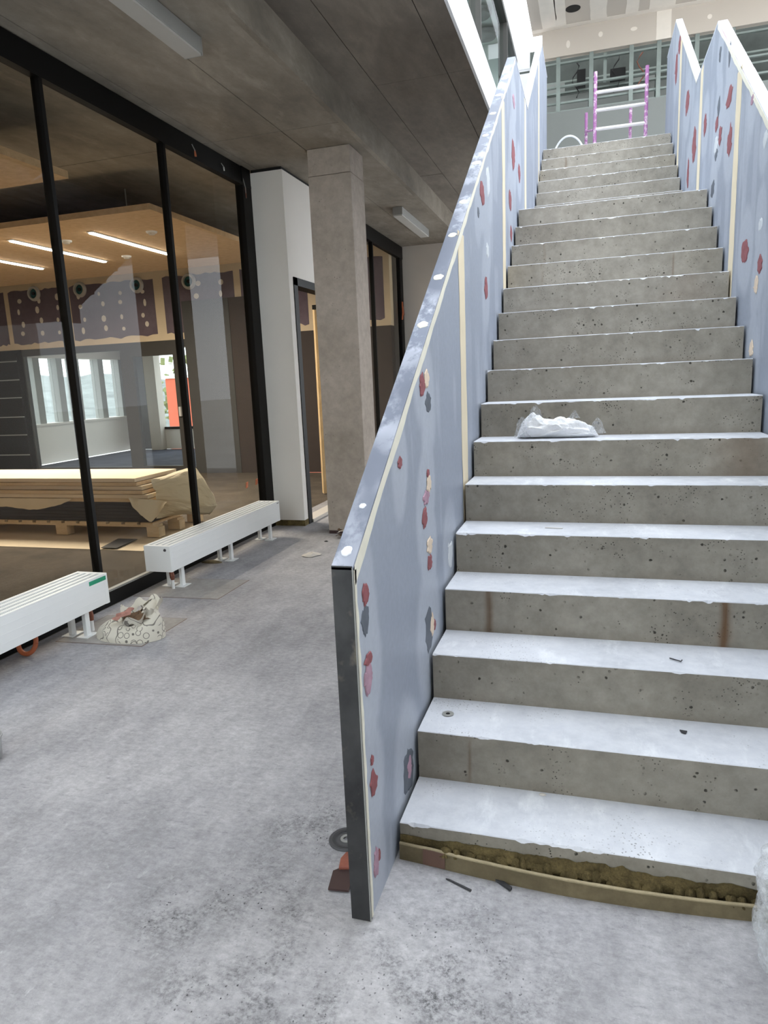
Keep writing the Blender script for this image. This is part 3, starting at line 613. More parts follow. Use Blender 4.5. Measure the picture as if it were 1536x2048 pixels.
def balustrade(name, xin, side, joints, pts, label, seed, capsplits, capmats):
    """xin: face towards the stair; side: +1 face looks to +x"""
    T = .0526; xo = xin-side*T; b = thing(name, (xin-side*T/2, Y0, 0), label, 'balustrade'); ed = [Y0+.006]+joints+[YEND]
    for pi, (a, c) in enumerate(zip(ed[:-1], ed[1:])):
        g = .0012; ys_ = np.unique(np.concatenate([np.linspace(a+g, c-g, max(20, int((c-a)/.011))), [y for y in (YK, YV, YP2, 5.2) if a < y < c]])); nz_ = 130 if a < 2.9 else 100
        tt, bb = top(ys_)-.004, bot(ys_); v = np.linspace(0, 1, nz_); YY = np.repeat(ys_[:, None], nz_, 1); ZZ = bb[:, None]+(tt-bb)[:, None]*v[None]
        dish = .0012*(fbm(YY.ravel()*3, ZZ.ravel()*3, 3, seed)-.5); N = len(ys_)
        P = np.stack([xin+side*(dish-.0006), YY.ravel(), ZZ.ravel()], 1); idx = np.arange(N*nz_).reshape(N, nz_)
        q = np.stack([idx[:-1, :-1], idx[1:, :-1], idx[1:, 1:], idx[:-1, 1:]], -1).reshape(-1, 4)
        per = np.concatenate([idx[:, 0], idx[-1, 1:], idx[::-1, -1][1:], idx[0, ::-1][1:-1]]); m = len(per); B = P[per].copy(); B[:, 0] = xo; o0 = len(P)
        mb = MB(); mb.v = [tuple(p) for p in np.concatenate([P, B])]; mb.f = [tuple(int(i) for i in f) for f in q]; mb.f += [(int(per[k]), int(per[(k+1) % m]), o0+(k+1) % m, o0+k) for k in range(m)]
        # back face as strips between the bottom and top edges
        bi = {int(p): o0+k for k, p in enumerate(per)}
        mb.f += [(bi[int(idx[i, 0])], bi[int(idx[i+1, 0])], bi[int(idx[i+1, -1])], bi[int(idx[i, -1])]) for i in range(N-1)]; mb.mi = [0]*len(mb.f)
        o = obj('panel', mb, M['paint'], b)
        colr = np.ones((len(mb.v), 4), np.float32); V = np.array(mb.v); colr[:, :3] = paintcol(V[:, 1], V[:, 2], pts, seed)
        ca = o.data.color_attributes.new('paint', 'FLOAT_COLOR', 'POINT'); ca.data.foreach_set('color', colr.ravel())
    for j in joints:      # cream taped joints, slightly ragged
        n = 60; z0, z1 = float(bot(np.array(j)))+.0, float(top(np.array(j)))-.02; L_, R_ = [], []
        for k in range(n+1):
            z = z0+(z1-z0)*k/n; L_.append((j-.072-.02*n1(z*9, 3)-.03*n1(z*2, 8), z)); R_.append((j+.072+.02*n1(z*9, 6)+.03*n1(z*2, 4), z))
        mb = MB(); 
        for (l, z), (r, _) in zip(L_, R_): mb.v += [(xin+side*.0003, l, z), (xin+side*.002, l+.006, z), (xin+side*.002, r-.006, z), (xin+side*.0003, r, z)]
        for k in range(n):
            for e in range(3): mb.f.append((k*4+e, k*4+e+1, k*4+5+e, k*4+4+e)); mb.mi.append(0)
        obj('taped_joint', mb, M['tape'], b)
    # cream edge bead under the cap and up the end
    def bead(path, wfun, nm='edge_bead'):
        mb = MB()
        for i, (y, z, ny, nz2) in enumerate(path):
            w_ = wfun(i); mb.v += [(xin+side*.0004, y, z), (xin+side*.0026, y+ny*.003, z+nz2*.003), (xin+side*.0026, y+ny*w_, z+nz2*w_), (xin+side*.0004, y+ny*(w_+.004), z+nz2*(w_+.004))]
        for k in range(len(path)-1):
            for e in range(3): mb.f.append((k*4+e, k*4+e+1, k*4+5+e, k*4+4+e)); mb.mi.append(0)
        obj(nm, mb, M['filler'], b)
    yy = np.linspace(Y0+.008, YK, 150); bead([(float(y), float(top(y))-.003, .0, -1) for y in yy], lambda i: .036+.020*n1(i*.35, seed)+.02*n1(i*.09, seed+2)+.015*math.exp(-i/25))
    yy = np.linspace(YV, YP2, 60); bead([(float(y), float(top(y))-.003, 0, -1) for y in yy], lambda i: .016+.008*n1(i*.35, seed))
    bead([(Y0+.004, z, 1, 0) for z in np.linspace(.004, .99, 60)], lambda i: .016+.012*n1(i*.5, seed+4))
    # steel end post plate
    pe = obj('end_post', MB().box(min(xin, xo)-.001, max(xin, xo)+.001, Y0-.006, Y0+.006, 0, 1.003), M['steel'], b)
    obj('edge_trim', MB().box(max(xin, xo), max(xin, xo)+.0025, Y0-.007, Y0-.002, 0, 1.0), M['lumi'], b)
    # cap in segments along the profile
    segs = [(Y0-.006, YK), (YK, YV), (YV, YP2), (YP2, YEND)]; k = 0
    for a, c in segs:
        cuts = [a]+[s_ for s_ in capsplits if a < s_ < c]+[c]
        for p, q in zip(cuts[:-1], cuts[1:]):
            za, zb = float(top(np.array(p+1e-5))), float(top(np.array(q-1e-5))); g = .0015 if q in capsplits else 0
            x0, x1 = min(xin, xo)-.002, max(xin, xo)+.003
            mb = MB().prism([(p+(.0015 if p in capsplits else 0), za-.004), (q-g, zb-.004), (q-g, zb+.005), (p+(.0015 if p in capsplits else 0), za+.005)], 'x', x0, x1)
            obj('cap', mb, M[capmats[min(k, len(capmats)-1)]], b, bevel=.0015); k += 1
    for i, (py, pz, a, c, kk) in enumerate(pts):
        lay = {'d': -.0014, 'l': -.0004, 'p': 0, 'r': .0004, 'c': .0008}[kk]; obj('filler_patch', blob(py, pz, a, c, xin+side*(lay), side, seed*7+i), M['p_'+kk], b)
    return b
BL = balustrade('stair_balustrade', -.012, 1, [1.34, 2.95, 4.5, 6.05], LP, 'patched blue-grey stair balustrade with dark steel end post at the left of the stairs', 3, [5.804], ['zinc', 'capwhite', 'capwhite', 'capwhite', 'capwhite'])
BR = balustrade('stair_balustrade', W+.012, -1, [1.3, 2.83, 4.40, 5.94], RP, 'patched blue-grey stair balustrade with pink-smeared cap at the right of the stairs', 5, [1.2, 2.743, 5.874], ['cappink', 'cappink', 'cappink', 'capwhite', 'capwhite', 'capwhite'])
# filler dots on the sloping left cap
for i, (x, y, r) in enumerate(((-.036, 1.985, .026), (-.036, 1.574, .022), (-.036, 1.279, .020), (-.036, .964, .022), (-.036, .668, .021), (-.036, 2.648, .022), (-.036, 2.33, .020), (-.036, 2.953, .024), (-.036, 3.256, .024), (-.038, -.235, .016), (-.036, -.10, .010))):
    n = 14; ny, nz = -SL/math.hypot(1, SL), 1/math.hypot(1, SL); ty, tz = 1/math.hypot(1, SL), SL/math.hypot(1, SL); zc = float(top(np.array(y)))+.0055; vs = []
    for lift, s_ in ((0, 1), (.0015, .85)):
        for k in range(n):
            a = 2*math.pi*k/n; rr = r*s_*(1+.4*n1(k*1.4+i*3, 7)); u, v = rr*math.cos(a)*.95, rr*math.sin(a)*1.1; vs.append((x+max(-.026, min(.024, u)), y+v*ty+ny*lift, zc+v*tz+nz*lift))
    obj('cap_filler_spot', MB().add(vs, [(k, (k+1) % n, n+(k+1) % n, n+k) for k in range(n)]+[tuple(range(n, 2*n))]), M['filler' if y > .5 else 'capwhite'], BL)

# ================================================================== COLUMN
cc = thing('concrete_column', (-1.685, 4.47, 0), 'square raw concrete column standing beside the doorway', 'column')
obj('shaft', MB().box(-1.885, -1.485, 4.288, 4.66, .03, CZ-.225), M['col'], cc, bevel=.006)
obj('head', MB().box(-1.884, -1.487, 4.29, 4.658, CZ-.222, CZ), M['col'], cc, bevel=.006)
obj('foot', MB().box(-1.882, -1.489, 4.292, 4.656, 0, .03), M['rust'], cc)

# ================================================================== CEILING LUMINAIRES
def luminaire(x0, x1, y0, y1, z0, label):
    t_ = thing('ceiling_luminaire', ((x0+x1)/2, (y0+y1)/2, z0), label, 'light fixture', 'surface mounted luminaires')
    obj('housing', MB().box(x0, x1, y0, y1, z0+.012, CZ), M['lumi'], t_, bevel=.004); obj('cover', MB().box(x0+.006, x1-.006, y0+.01, y1-.01, z0, z0+.014), M['diff'], t_)
    obj('end_cap', MB().box(x0-.001, x1+.001, y1-.012, y1+.001, z0+.002, CZ), M['lumi'], t_)
luminaire(-1.79, -1.67, .70, 2.2, 3.36, 'long grey ceiling luminaire at the upper left near the camera')
luminaire(-1.76, -1.64, 6.62, 8.05, 3.36, 'short-looking pale ceiling luminaire beyond the concrete column')

# ================================================================== RADIATORS
def radiator(ya, yb, legs, label, sticker, pipes_at):
    x0, x1, z0, z1 = -2.545, -2.33, .153, .345
    r = thing('bench_radiator', ((x0+x1)/2, (ya+yb)/2, 0), label, 'radiator', 'bench radiators by the glass')
    obj('casing', MB().box(x0, x1, ya, yb, z0, z1-.012), M['rad'], r, bevel=.003)
    obj('end_plate', MB().box(x0-.001, x1+.001, ya-.002, ya+.03, z0-.001, z1), M['rad'], r, bevel=.002); obj('end_plate', MB().box(x0-.001, x1+.001, yb-.03, yb+.002, z0-.001, z1), M['rad'], r, bevel=.002)
    wsl = (x1-x0)/9
    for k in range(5): obj('top_bar', MB().box(x0+2*k*wsl, x0+(2*k+1)*wsl, ya+.03, yb-.03, z1-.012, z1), M['rad'], r)
    for k in range(4): obj('grille', MB().box(x0+(2*k+1)*wsl, x0+(2*k+2)*wsl, ya+.03, yb-.03, z1-.012, z1-.007), M['radgrille'], r)
    for k in range(3): obj('front_crease', MB().box(x1, x1+.0012, ya+.03, yb-.03, z0+.047*(k+1)-.001, z0+.047*(k+1)+.001), M['rad'], r)
    for y in legs:
        for x in (-2.475, -2.365):
            l = obj('leg', MB().box(x-.012, x+.012, y-.018, y+.018, .006, z0), M['rad'], r); obj('foot', MB().box(x-.04, x+.04, y-.05, y+.05, 0, .006), M['rad'], l)
    for k, y in enumerate(pipes_at):
        p = obj('pipe', MB().tube([(-2.39-.03*k, y, 0), (-2.39-.03*k, y, .07)], .011, 10), M['rad'], r); obj('valve', MB().tube([(-2.39-.03*k, y, .07), (-2.39-.03*k, y, .10), (-2.395-.03*k, y, .153)], [.014, .017, .012], 10), M['copper'], p)
    if sticker: obj('sticker', MB().box(x1, x1+.0015, yb-.16, yb-.012, z1-.04, z1-.014), M['green'], r)
    else:
        obj('vent_plug', MB().lathe([(0, ya-.008), (.009, ya-.008), (.011, ya-.001)], (x1-.04, 0, z1-.03), 'y', 14), M['disc'], r); obj('logo_plate', MB().box(x1, x1+.0015, yb-.05, yb-.01, z1-.022, z1-.012), M['lumi'], r)
radiator(-.22, 1.64, (.05, 1.455), 'white bench radiator with green sticker in the lower left corner', True, (1.53, 1.56))
radiator(2.32, 4.15, (2.49, 3.23, 3.985), 'white bench radiator with round end plug beside the white pier', False, (2.405, 2.44))
# floor cut-outs round the radiator pipes
fp = thing('floor_patch', (-2.25, 1.6, 0), 'square floor patch outlined by saw cuts under the canvas bag', 'floor patch')
def patch(rt, x0, x1, y0, y1, sk):
    poly = [(x0, y0), (x1, y0+sk), (x1, y1+sk), (x0, y1)]; obj('saw_cut', MB().prism([(x0-.006, y0-.006), (x1+.006, y0+sk-.006), (x1+.006, y1+sk+.006), (x0-.006, y1+.006)], 'z', 0, .0006), M['cardbrown'], rt); obj('screed', MB().prism(poly, 'z', 0, .0016), M['hatch'], rt)
patch(fp, -2.49, -1.92, 1.335, 1.80, .03)
fp = thing('floor_patch', (-2.25, 2.4, 0), 'square floor patch outlined by saw cuts under the radiator with round end plug', 'floor patch')
patch(fp, -2.58, -1.926, 2.20, 2.655, .035)

# ================================================================== GLAZED ROOM FITTINGS
def raft(x0, x1, y0, y1, label):
    t_ = thing('acoustic_raft', ((x0+x1)/2, (y0+y1)/2, 3.1), label, 'ceiling panel', 'acoustic ceiling rafts'); n = 0
    for a in np.arange(x0, x1-.01, 1.25):
        for c in np.arange(y0, y1-.01, 1.5): obj('board', MB().box(a+.001, min(a+1.25, x1)-.001, c+.001, min(c+1.5, y1)-.001, 3.1, 3.155), M['raft'], t_)
    for a in (x0+.6, x1-.6):
        for c in (y0+.5, y1-.5): obj('hanger', MB().tube([(a, c, 3.155), (a, c, CZ)], .008), M['lumi'], t_)
raft(-9.7, -3.42, 4.13, 7.1, 'large warm wood-wool acoustic ceiling raft with light strips')
raft(-9.7, -3.40, .2, 3.05, 'nearer wood-wool acoustic ceiling raft at the left edge')
LEDS = [(-4.50, 4.64, 6.10, 'LED light strip nearest the glass on the large raft'), (-5.47, 4.57, 6.09, 'middle LED light strip on the large raft'), (-6.47, 4.6, 6.10, 'leftmost LED light strip on the large raft')]
for x, a, b, lab in LEDS:
    t_ = thing('linear_light', (x, (a+b)/2, 3.09), lab, 'light fixture', 'LED strips in the glazed room')
    obj('channel', MB().box(x-.035, x+.035, a-.02, b+.02, 3.088, 3.1), M['rad'], t_); obj('diffuser', MB().box(x-.022, x+.022, a, b, 3.078, 3.088), M['ledglow'], t_)
    ld = bpy.data.lights.new('led_light', 'AREA'); ld.shape = 'RECTANGLE'; ld.size = .06; ld.size_y = b-a; ld.energy = 60; ld.color = (1, .91, .77)
    lo = bpy.data.objects.new('led_light', ld); COL.objects.link(lo); lo.parent = t_; lo.location = (0, 0, -.03)
t_ = None
for k, (x, y, lab) in enumerate(((-3.96, 4.93, 'small white ceiling detector at the right edge of the large raft'), (-5.02, 4.885, 'small white ceiling detector between two LED strips'), (-5.04, 5.955, 'small white ceiling detector near the rear of the large raft'))):
    o = thing('ceiling_detector', (x, y, 3.07), lab, 'detector', 'ceiling detectors'); obj('base', MB().lathe([(0, 3.085), (.055, 3.085), (.06, 3.1)], (x, y, 0)), M['rad'], o); obj('dome', MB().lathe([(0, 3.062), (.03, 3.067), (.04, 3.085)], (x, y, 0)), M['offwhite'], o)
for k, (x, z, lab) in enumerate(((-8.96, 3.21, 'round teal-centred duct spigot, leftmost of four on the back wall'), (-7.98, 3.205, 'round teal-centred duct spigot, second from left on the back wall'), (-6.83, 3.19, 'round teal-centred duct spigot, third from left on the back wall'), (-5.83, 3.17, 'round teal-centred duct spigot, rightmost of four on the back wall'))):
    o = thing('duct_spigot', (x, YB-.03, z), lab, 'vent', 'round duct openings')
    obj('ring', MB().lathe([(.085, YB), (.085, YB-.05), (.115, YB-.05), (.13, YB-.02), (.13, YB)], (x, 0, z), 'y', 28), M['duct'], o); obj('damper', MB().lathe([(0, YB-.02), (.084, YB-.012)], (x, 0, z), 'y', 28), M['teal'], o); obj('hub', MB().lathe([(0, YB-.05), (.028, YB-.045), (.03, YB-.01)], (x, 0, z), 'y', 16), M['dark'], o)
# pale battens before a dark panel, added to imitate the stairs mirrored in glass
rk = thing('stair_reflection_rails', (-9.9, YB-.12, 0), 'dark rack, pale rails in place of the stairs mirrored in the glass', 'reflection')
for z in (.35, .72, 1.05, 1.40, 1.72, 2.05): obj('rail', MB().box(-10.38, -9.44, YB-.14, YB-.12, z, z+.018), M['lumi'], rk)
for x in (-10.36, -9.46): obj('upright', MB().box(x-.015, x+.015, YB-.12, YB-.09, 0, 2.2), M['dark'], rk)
# protection paper, mat, pallet and stacks
tag(obj('floor_paper', MB().grid(lambda u, v: (-9.2+u*5.82, 3.41+v*1.25+.01*n1(u*20, 2), .0012+.010*max(0, n1(u*9+v*4, 5))*math.sin(math.pi*v)**.5), 80, 20), M['paper'], smooth=True), 'beige protection paper spread on the carpet under the pallet', 'paper')
tag(obj('floor_mat', MB().prism([(-3.842, 3.425), (-3.671, 3.43), (-3.706, 3.791), (-3.928, 3.786)], 'z', .013, .017), M['blackboard']), 'small dark rectangular mat lying on the beige paper', 'mat')
pl = thing('wooden_pallet', (-4.7, 4.3, .012), 'pale wooden pallet on beige paper carrying the stacked boards', 'pallet')
PX0, PX1, PY0, PY1 = -5.95, -3.55, 3.90, 4.72; zp = .012
for x in (-5.9, -4.70, -3.60):
    for y in (3.95, 4.31, 4.67): obj('block', MB().box(x-.07, x+.07, y-.05, y+.05, zp+.0, zp+.1), M['timberx'], pl)
for y in (3.95, 4.31, 4.67): obj('stringer', MB().box(PX0, PX1, y-.05, y+.05, zp+.1, zp+.122), M['timberx'], pl)
for k in range(13):
    x = PX0+.02+k*.183; obj('deck_board', MB().box(x, x+.14, PY0, PY1, zp+.122, zp+.144), M['timberx'], pl)
zt = zp+.144
for k in range(6):
    dx = random.uniform(-.02, .02); lab = 'black sheet board, layer %s of the stack on the pallet' % ('one two three four five six'.split()[k])
    tag(obj('black_board', MB().box(-6.4+dx, -3.62+dx*.7-.01*k, 3.93+dx*.2, 4.62, zt+.001, zt+.033), M['blackboard']), lab+' counted from below', 'board', 'black boards on the pallet'); zt += .034
for k in range(6):
    def pf(u, v, k=k, z=zt): return (-6.5+u*(2.9-.03*k+.02*(k % 2)), 3.90+v*.72+.02*n1(u*6+k*3, 4)-.012*(k % 3), z+.006*n1(u*5+k*7, 2)+.002)
    th = .036; mb = MB(); nu = 40; ring = []
    for i in range(nu):
        u = i/(nu-1); a = pf(u, 0); c = pf(u, 1); mb.v += [(a[0], a[1], a[2]), (c[0], c[1], a[2]), (c[0], c[1], a[2]+th), (a[0], a[1], a[2]+th)]
    for i in range(nu-1):
        for e in range(4): mb.f.append((i*4+e, i*4+(e+1) % 4, i*4+4+(e+1) % 4, i*4+4+e)); mb.mi.append(0)
    mb.f += [(0, 1, 2, 3), tuple((nu-1)*4+e for e in (3, 2, 1, 0))]; mb.mi += [0, 0]
    tag(obj('wrapped_plank', mb, M['paper' if k % 2 else 'timberx']), 'pale paper-wrapped plank, layer %s counted from the black boards' % 'one two three four five six'.split()[k], 'plank', 'wrapped planks on the pallet'); zt += .041
OUT = [(-3.56, .60), (-3.42, .635), (-3.29, .65), (-3.17, .55), (-3.06, .40), (-3.02, .29), (-3.10, .20), (-3.22, .185), (-3.36, .19), (-3.50, .18)]
def sheet(u, v):
    t_ = u*(len(OUT)-1); i = min(int(t_), len(OUT)-2); f = t_-i; ox = OUT[i][0]*(1-f)+OUT[i+1][0]*f; oz = OUT[i][1]*(1-f)+OUT[i+1][1]*f
    s_ = -1 if v < .5 else 1; k = abs(v-.5)*2; k2 = k**1.6; ez = .59-.40*u; ey = 4.26+s_*(.34-.05*math.sin(u*3.1))
    n_ = .035*(fbmf2(u*6, v*5, 3)-.5)*2*(1-.6*k); m_ = .02*(fbmf2(u*14, v*9, 6)-.5)*2
    return (max(-3.575, ox*(1-k2)+(-3.57)*k2+n_), (4.20+.05*math.sin(u*9))*(1-k)+ey*k+m_, max(.175, oz*(1-k2)+ez*k2+n_*.6))
fbmf2 = lambda a, b, sd: sfbm(a, b, 3, sd)
wr = thing('wrapping_sheet', (-3.5, 4.2, .2), 'crumpled translucent wrapping sheet over the end of the plank stack', 'wrapping'); obj('sheet', MB().grid(sheet, 44, 27), M['wrap'], wr)
obj('fold', MB().grid(lambda u, v: (-3.80+u*.40, 3.885-.03*math.sin(u*6)-.04*v+.02*n1(u*9+v*5, 2), .42-.05*u-v*(.20*(u/.55 if u < .55 else (1-u)/.45)+.02+.05*n1(u*7, 4))), 24, 10), M['wrap'], wr, smooth=True)
tag(obj('drape_sheet', MB().grid(lambda u, v: (-5.75+u*1.25, 3.885-.008*n1(u*9, 2)-.012*v, .395-v*(.14*math.sin(math.pi*min(1, u*1.0))**.6*(.75+.5*n1(u*7, 5)))), 50, 8), M['wrap'], smooth=True), 'pale paper flap hanging over the black boards', 'paper')
# timber stud leaning in the doorway
t_ = thing('timber_post', (-2.70, 6.3, 0), 'pale timber post leaning just inside the black doorway', 'timber')
mb = MB().tube([(-2.80, 6.52, 0.02), (-2.535, 5.9, 2.28)], .034, 4); obj('post', mb, M['timber'], t_); obj('clip', MB().box(-2.565, -2.52, 5.88, 5.92, 2.28, 2.33), M['dark'], t_)

# ================================================================== SMALL THINGS
# canvas bag
bgx, bgy = -2.09, 1.50
cb = thing('canvas_bag', (bgx, bgy, 0), 'crumpled cream canvas bag with dark line print lying by the radiator', 'bag')
def bagf(u, v):
    a = u*2*math.pi; lx = .225*(1+.10*n1(math.cos(a)*2+3, 1)); ly = .13; h = .085+.09*max(0, math.cos(a-.5))*.9
    r = math.sin(v*math.pi/2*1.0) if v < 1 else 1; s_ = 1-v
    rr = math.cos(v*math.pi/2*.78); z = h*math.sin(v*math.pi/2)*1.25
    k = .018*math.sin(a*5+v*6)*v+.05*n1(math.cos(a)*3+v*3, 5)*v+.03*n1(math.sin(a)*4+v*5, 9)*v
    return (bgx+lx*math.cos(a)*rr+.05*v*v+k, bgy+ly*math.sin(a)*rr+k, max(.002, z+k*.8))
obj('body', MB().grid(bagf, 72, 26, closeu=True), M['canvas'], cb, smooth=True)
def rimf(u, v):
    a = u*2*math.pi; r = .085+.02*math.sin(a*3)+.03*v+.02*n1(math.cos(a)*5+2, 2); return (bgx+.085+r*math.cos(a)*1.15, bgy-.01+r*math.sin(a)*.8, .135+.05*math.sin(a+.7)+.05*v*(1+n1(math.sin(a)*6+v*3, 4))+.02*math.sin(a*7))
obj('rim', MB().grid(rimf, 64, 8, closeu=True), M['canvas'], cb, smooth=True)
obj('contents', MB().grid(lambda u, v: (bgx+.085+.09*v*math.cos(u*2*math.pi)*1.1, bgy-.02+.09*v*math.sin(u*2*math.pi)*.75, .165-.03*v+.03*n1(u*9+v*7, 6)), 30, 8, closeu=True), M['brownrag'], cb, smooth=True)
obj('pink_cloth', MB().grid(lambda u, v: (bgx+.02+.07*v*math.cos(u*6.283)+.01*math.sin(u*30), bgy-.075+.03*v*math.sin(u*6.283), .165+.035*v*math.sin(u*6.283+1)+.02*n1(u*12+v*5, 3)), 30, 8, closeu=True), M['redcloth'], cb, smooth=True)
# white plastic bag on the seventh tread
zb = H1+6*H
pb = thing('plastic_bag', (.40, 1.66, zb), 'white see-through plastic bag lying on a stair tread', 'bag')
PR = [(0, .004), (.06, .045), (.17, .070), (.30, .058), (.42, .052), (.60, .055), (.78, .046), (.92, .030), (1, .004)]
def pbf(u, v):
    a = u*2*math.pi; rad = float(np.interp(v, [p[0] for p in PR], [p[1] for p in PR])); ca, sa = math.cos(a), math.sin(a)
    k = rad*(.45*(fbmf(ca*2+v*5, sa*2+9, 3)-.5)+.30*(fbmf(ca*5+v*4, sa*5+v*9, 6)-.5)+.10*math.sin(7*a+16*v)); r_ = rad+k
    return (.205+v*.365+.012*math.sin(a*3+v*11), 1.655+r_*.95*ca, zb+.002+max(0, (r_*1.0)*(1+sa)*.80))
obj('body', MB().grid(pbf, 64, 70, closeu=True), M['whitebag'], pb, smooth=True)
def wing(cx, cz, w_, h_, sd, yy=1.63):
    return MB().grid(lambda u, v: (cx+(u-.5)*w_*(1-.5*v)+.012*n1(u*6+v*3, sd), yy+.03*math.sin(u*9+sd)*.6+.02*n1(v*6, sd+2), cz+v*h_+.02*math.sin(u*3.14)*v), 14, 10)
obj('handle', wing(.285, zb+.085, .09, .055, 2), M['plastic'], pb, smooth=True); obj('corner', wing(.575, zb+.02, .08, .055, 5), M['plastic'], pb, smooth=True); obj('corner', wing(.47, zb+.095, .06, .018, 8), M['plastic'], pb, smooth=True)
obj('tuck', wing(.225, zb+.01, .08, .08, 11, 1.60), M['plastic'], pb, smooth=True)
# clear plastic wrapped bundle at the foot of the stairs, right
pw = thing('plastic_wrapped_bundle', (1.15, -.12, 0), 'crinkled clear plastic bundle at the lower right by the first step', 'bundle')
def pwf(u, v):
    a = u*2*math.pi; h = v*.38; r = .16+.02*math.sin(v*3)+.03*n1(math.cos(a)*3+v*6, 4)+.012*math.sin(a*9+v*14)
    if v > .85: r *= 1-(v-.85)*4.5
    return (1.125+r*math.cos(a), -.20+r*.75*math.sin(a), .004+h)
obj('film', MB().grid(pwf, 64, 40, closeu=True), M['plastic'], pw, smooth=True)
obj('core', MB().grid(lambda u, v: (1.13+.10*math.cos(u*6.283), -.20+.07*math.sin(u*6.283), .004+.33*v), 24, 6, closeu=True), M['lumi'], pw, smooth=True)
# grinding disc, scraper and offcuts
gd = thing('grinding_disc', (-.19, .03, 0), 'dark grey grinding disc lying behind the steel end post', 'disc')
obj('abrasive', MB().lathe([(.02, .004), (.03, .003), (.055, .006), (.058, .003), (.058, .001), (.02, .001), (.02, .004)], (-.19, .03, 0), 'z', 36), M['disc'], gd); obj('hub_ring', MB().lathe([(.011, .005), (.02, .0055), (.02, .002), (.011, .002), (.011, .005)], (-.19, .03, 0), 'z', 24), M['lumi'], gd); obj('printed_band', MB().lathe([(.036, .0052), (.046, .0062)], (-.19, .03, 0), 'z', 36), M['coal'], gd)
sc_ = thing('paint_scraper', (-.15, -.13, 0), 'small brown scraper blade with orange holder beside the steel end post', 'scraper')
obj('blade', MB().prism([(-.166, -.198), (-.105, -.192), (-.115, -.110), (-.145, -.092), (-.178, -.125)], 'z', .004, .010), M['rust'], sc_); obj('holder', MB().prism([(-.163, -.118), (-.125, -.108), (-.115, -.05), (-.135, -.035), (-.165, -.045), (-.172, -.075)], 'z', .001, .018), M['terracotta'], sc_, bevel=.004)
tag(obj('metal_sliver', MB().prism([(.155, -.072), (.165, -.072), (.236, -.099), (.234, -.105)], 'z', .001, .005), M['coal']), 'thin grey metal sliver on the floor before the first step', 'offcut')
of = tag(obj('plastic_offcut', MB().prism([(.297, -.047), (.304, -.036), (.347, -.066), (.343, -.077)], 'z', .001, .008), M['coal']), 'short dark plastic offcut on the floor before the first step', 'offcut')
ws = tag(obj('plaster_scrap', MB().grid(lambda u, v: (-1.73+.075*v*math.cos(u*6.283)*(1+.25*math.sin(u*12)), 3.46+.07*v*math.sin(u*6.283), .004+.025*(1-v*v)+.012*n1(u*9+v*6, 3)), 26, 6, closeu=True), M['offwhite'], smooth=True), 'flat white plaster scrap on the corridor floor', 'scrap')
rp = thing('rubble_heap', (-1.66, 4.16, 0), 'small heap of torn scraps at the foot of the column', 'rubble')
for k in range(9):
    a = k*.8; c = Vector((-1.66+.05*math.cos(a*2.1), 4.16+.04*math.sin(a), .012+.02*(k % 3))); mb = MB()
    mb.grid(lambda u, v, c=c, k=k: (c.x+(u-.5)*.10+.01*n1(u*5+k, 2), c.y+(v-.5)*.06, c.z+.02*n1(u*6+v*4+k*3, 5)+.012*math.sin(u*5+k)+.008), 8, 6); obj('scrap', mb, M['offwhite' if k % 2 else 'brownrag'], rp)
tag(obj('mortar_crumb', MB().grid(lambda u, v: (-2.50+.05*v*math.cos(u*6.283)*2, 3.13+.04*v*math.sin(u*6.283), .002+.02*(1-v*v)), 16, 5, closeu=True), M['card'], smooth=True), 'brown mortar crumb under the radiator beside the pier', 'crumb')
tag(obj('mortar_crumb', MB().grid(lambda u, v: (-1.79+.02*v*math.cos(u*6.283), 3.965+.02*v*math.sin(u*6.283), .001+.008*(1-v*v)), 12, 4, closeu=True), M['coal'], smooth=True), 'tiny dark crumb on the floor before the column', 'crumb')
# orange hose ring under the left radiator
tag(obj('hose_ring', MB().tube([(-2.50+.062*math.cos(a), 1.13+.02*math.sin(a), .075+.062*math.sin(a)) for a in np.linspace(0, 2*math.pi, 33)], .0135, 10, cap=False), M['orange'], smooth=True), 'orange hose ring standing under the radiator with green sticker', 'ring')
# grey pot at the left edge
pt_ = thing('paint_pot', (-1.79, .15, 0), 'small grey paint pot at the left edge of the floor', 'pot')
obj('body', MB().lathe([(0, .002), (.058, .002), (.066, .01), (.072, .10), (.069, .10), (.062, .012), (0, .012)], (-1.79, .15, 0), 'z', 32), M['grey'], pt_, smooth=True); obj('rim', MB().lathe([(.071, .095), (.076, .097), (.076, .103), (.071, .104), (.071, .095)], (-1.79, .15, 0), 'z', 32), M['grey'], pt_, smooth=True)
# tape tags on the glass and cable ends at its head
for y, z, lab in ((4.105, .505, 'left one of two small orange tape tags low on the glass'), (4.308, .505, 'right one of two small orange tape tags low on the glass')):
    tag(obj('tape_tag', MB().prism([(y-.02, z-.03), (y+.015, z-.02), (y+.025, z+.03), (y-.01, z+.025)], 'x', XG-.027, XG-.020), M['orange']), lab, 'tape', 'orange tape tags')
for k, (y, za, zb_, lab, m) in enumerate(((3.59, 3.40, 3.31, 'loose orange-tipped cable end hanging from the glass head', 'orange'), (4.06, 3.38, 3.32, 'short pale cable end hanging from the glass head', 'cable'), (4.45, 3.36, 3.18, 'long reddish cable end hanging by the pier', 'copper'))):
    o = thing('cable_end', (XG+.02, y, zb_), lab, 'cable', 'loose cable ends'); obj('wire', MB().tube([(XG+.005, y, za), (XG+.022, y+.01, (za+zb_)/2), (XG+.018, y+.02, zb_)], .004, 6), M['lumi'], o); obj('tip', MB().tube([(XG+.02, y+.012, (za+zb_)/2), (XG+.018, y+.02, zb_)], [.006, .010 if k == 0 else .005], 6), M[m], o)
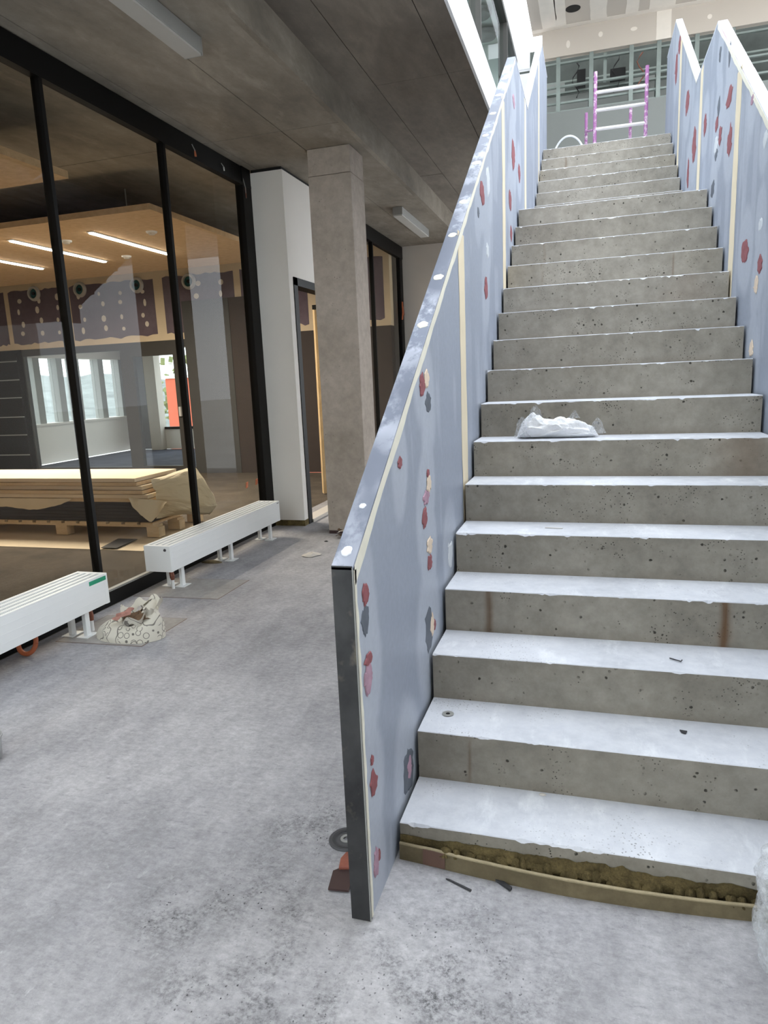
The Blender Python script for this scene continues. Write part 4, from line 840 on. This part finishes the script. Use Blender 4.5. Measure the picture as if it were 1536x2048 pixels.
o = thing('cable_end', (-2.29, 8.92, 2.4), 'red cable tag on the far glass partition frame', 'cable', 'loose cable ends'); obj('wire', MB().tube([(-2.29, 8.93, 2.62), (-2.28, 8.90, 2.45), (-2.28, 8.86, 2.35)], .012, 6), M['orange'], o); obj('tip', MB().tube([(-2.285, 8.94, 2.55), (-2.28, 8.97, 2.42)], .012, 6), M['copper'], o)
# scaffold ladder at the stair head
zu = 3.853
lad = thing('scaffold_ladder', (.81, 7.2, zu), 'purple-painted scaffold ladder standing at the head of the stairs', 'ladder')
for x, zt_ in ((.541, 4.711), (1.081, 4.69)): obj('stile', MB().tube([(x, 7.0, zu), (x, 7.0, zt_)], .020, 10), M['purplemetal'], lad); 
for z in (4.50, 4.315, 4.12, 3.93): obj('rung', MB().tube([(.541, 7.0, z), (1.081, 7.0, z-.004)], .018, 10), M['rung'], lad)
for x, zt_ in ((.44, 4.50), (.945, 4.48)): obj('rear_stile', MB().tube([(x, 7.6, zu), (x, 7.6, zt_)], .018, 10), M['purplemetal'], lad)
for x0, x1 in ((.44, .541), (.945, 1.081)): obj('brace', MB().tube([(x0, 7.6, 4.29), (x1, 7.0, 4.12)], .012, 8), M['purplemetal'], lad)
tag(obj('cable_loop', MB().tube([(.26+.16*math.cos(a), 6.9+.02*math.sin(3*a), zu+.012+.19*math.sin(a)) for a in np.linspace(0, math.pi, 25)], .011, 8), M['cable'], smooth=True), 'white cable loop arching over the top step', 'cable')

# little leftovers on the treads
def T(n): return H1+(n-1)*H+.0015
tag(obj('wire_snippet', MB().tube([(.818, .612, T(3)+.003), (.836, .600, T(3)+.003), (.852, .590, T(3)+.003), (.856, .596, T(3)+.006)], .0022, 6), M['coal']), 'bent dark wire snippet on the third tread', 'wire')
tag(obj('paper_slip', MB().prism([(.362, 1.140), (.436, 1.130), (.438, 1.143), (.364, 1.153)], 'z', T(5), T(5)+.0012), M['rung']), 'thin pale paper slip on the fifth tread', 'paper')
tag(obj('dark_chip', MB().prism([(.836, .428), (.858, .424), (.852, .408), (.840, .412)], 'z', T(2), T(2)+.004), M['coal']), 'small dark chip on the second tread', 'chip')
tag(obj('mortar_flake', MB().grid(lambda u, v: (.412+.012*v*math.cos(u*6.283), .237+.008*v*math.sin(u*6.283), T(1)+.005*(1-v*v)), 12, 4, closeu=True), M['offwhite'], smooth=True), 'pale mortar flake at the back of the first tread', 'flake')
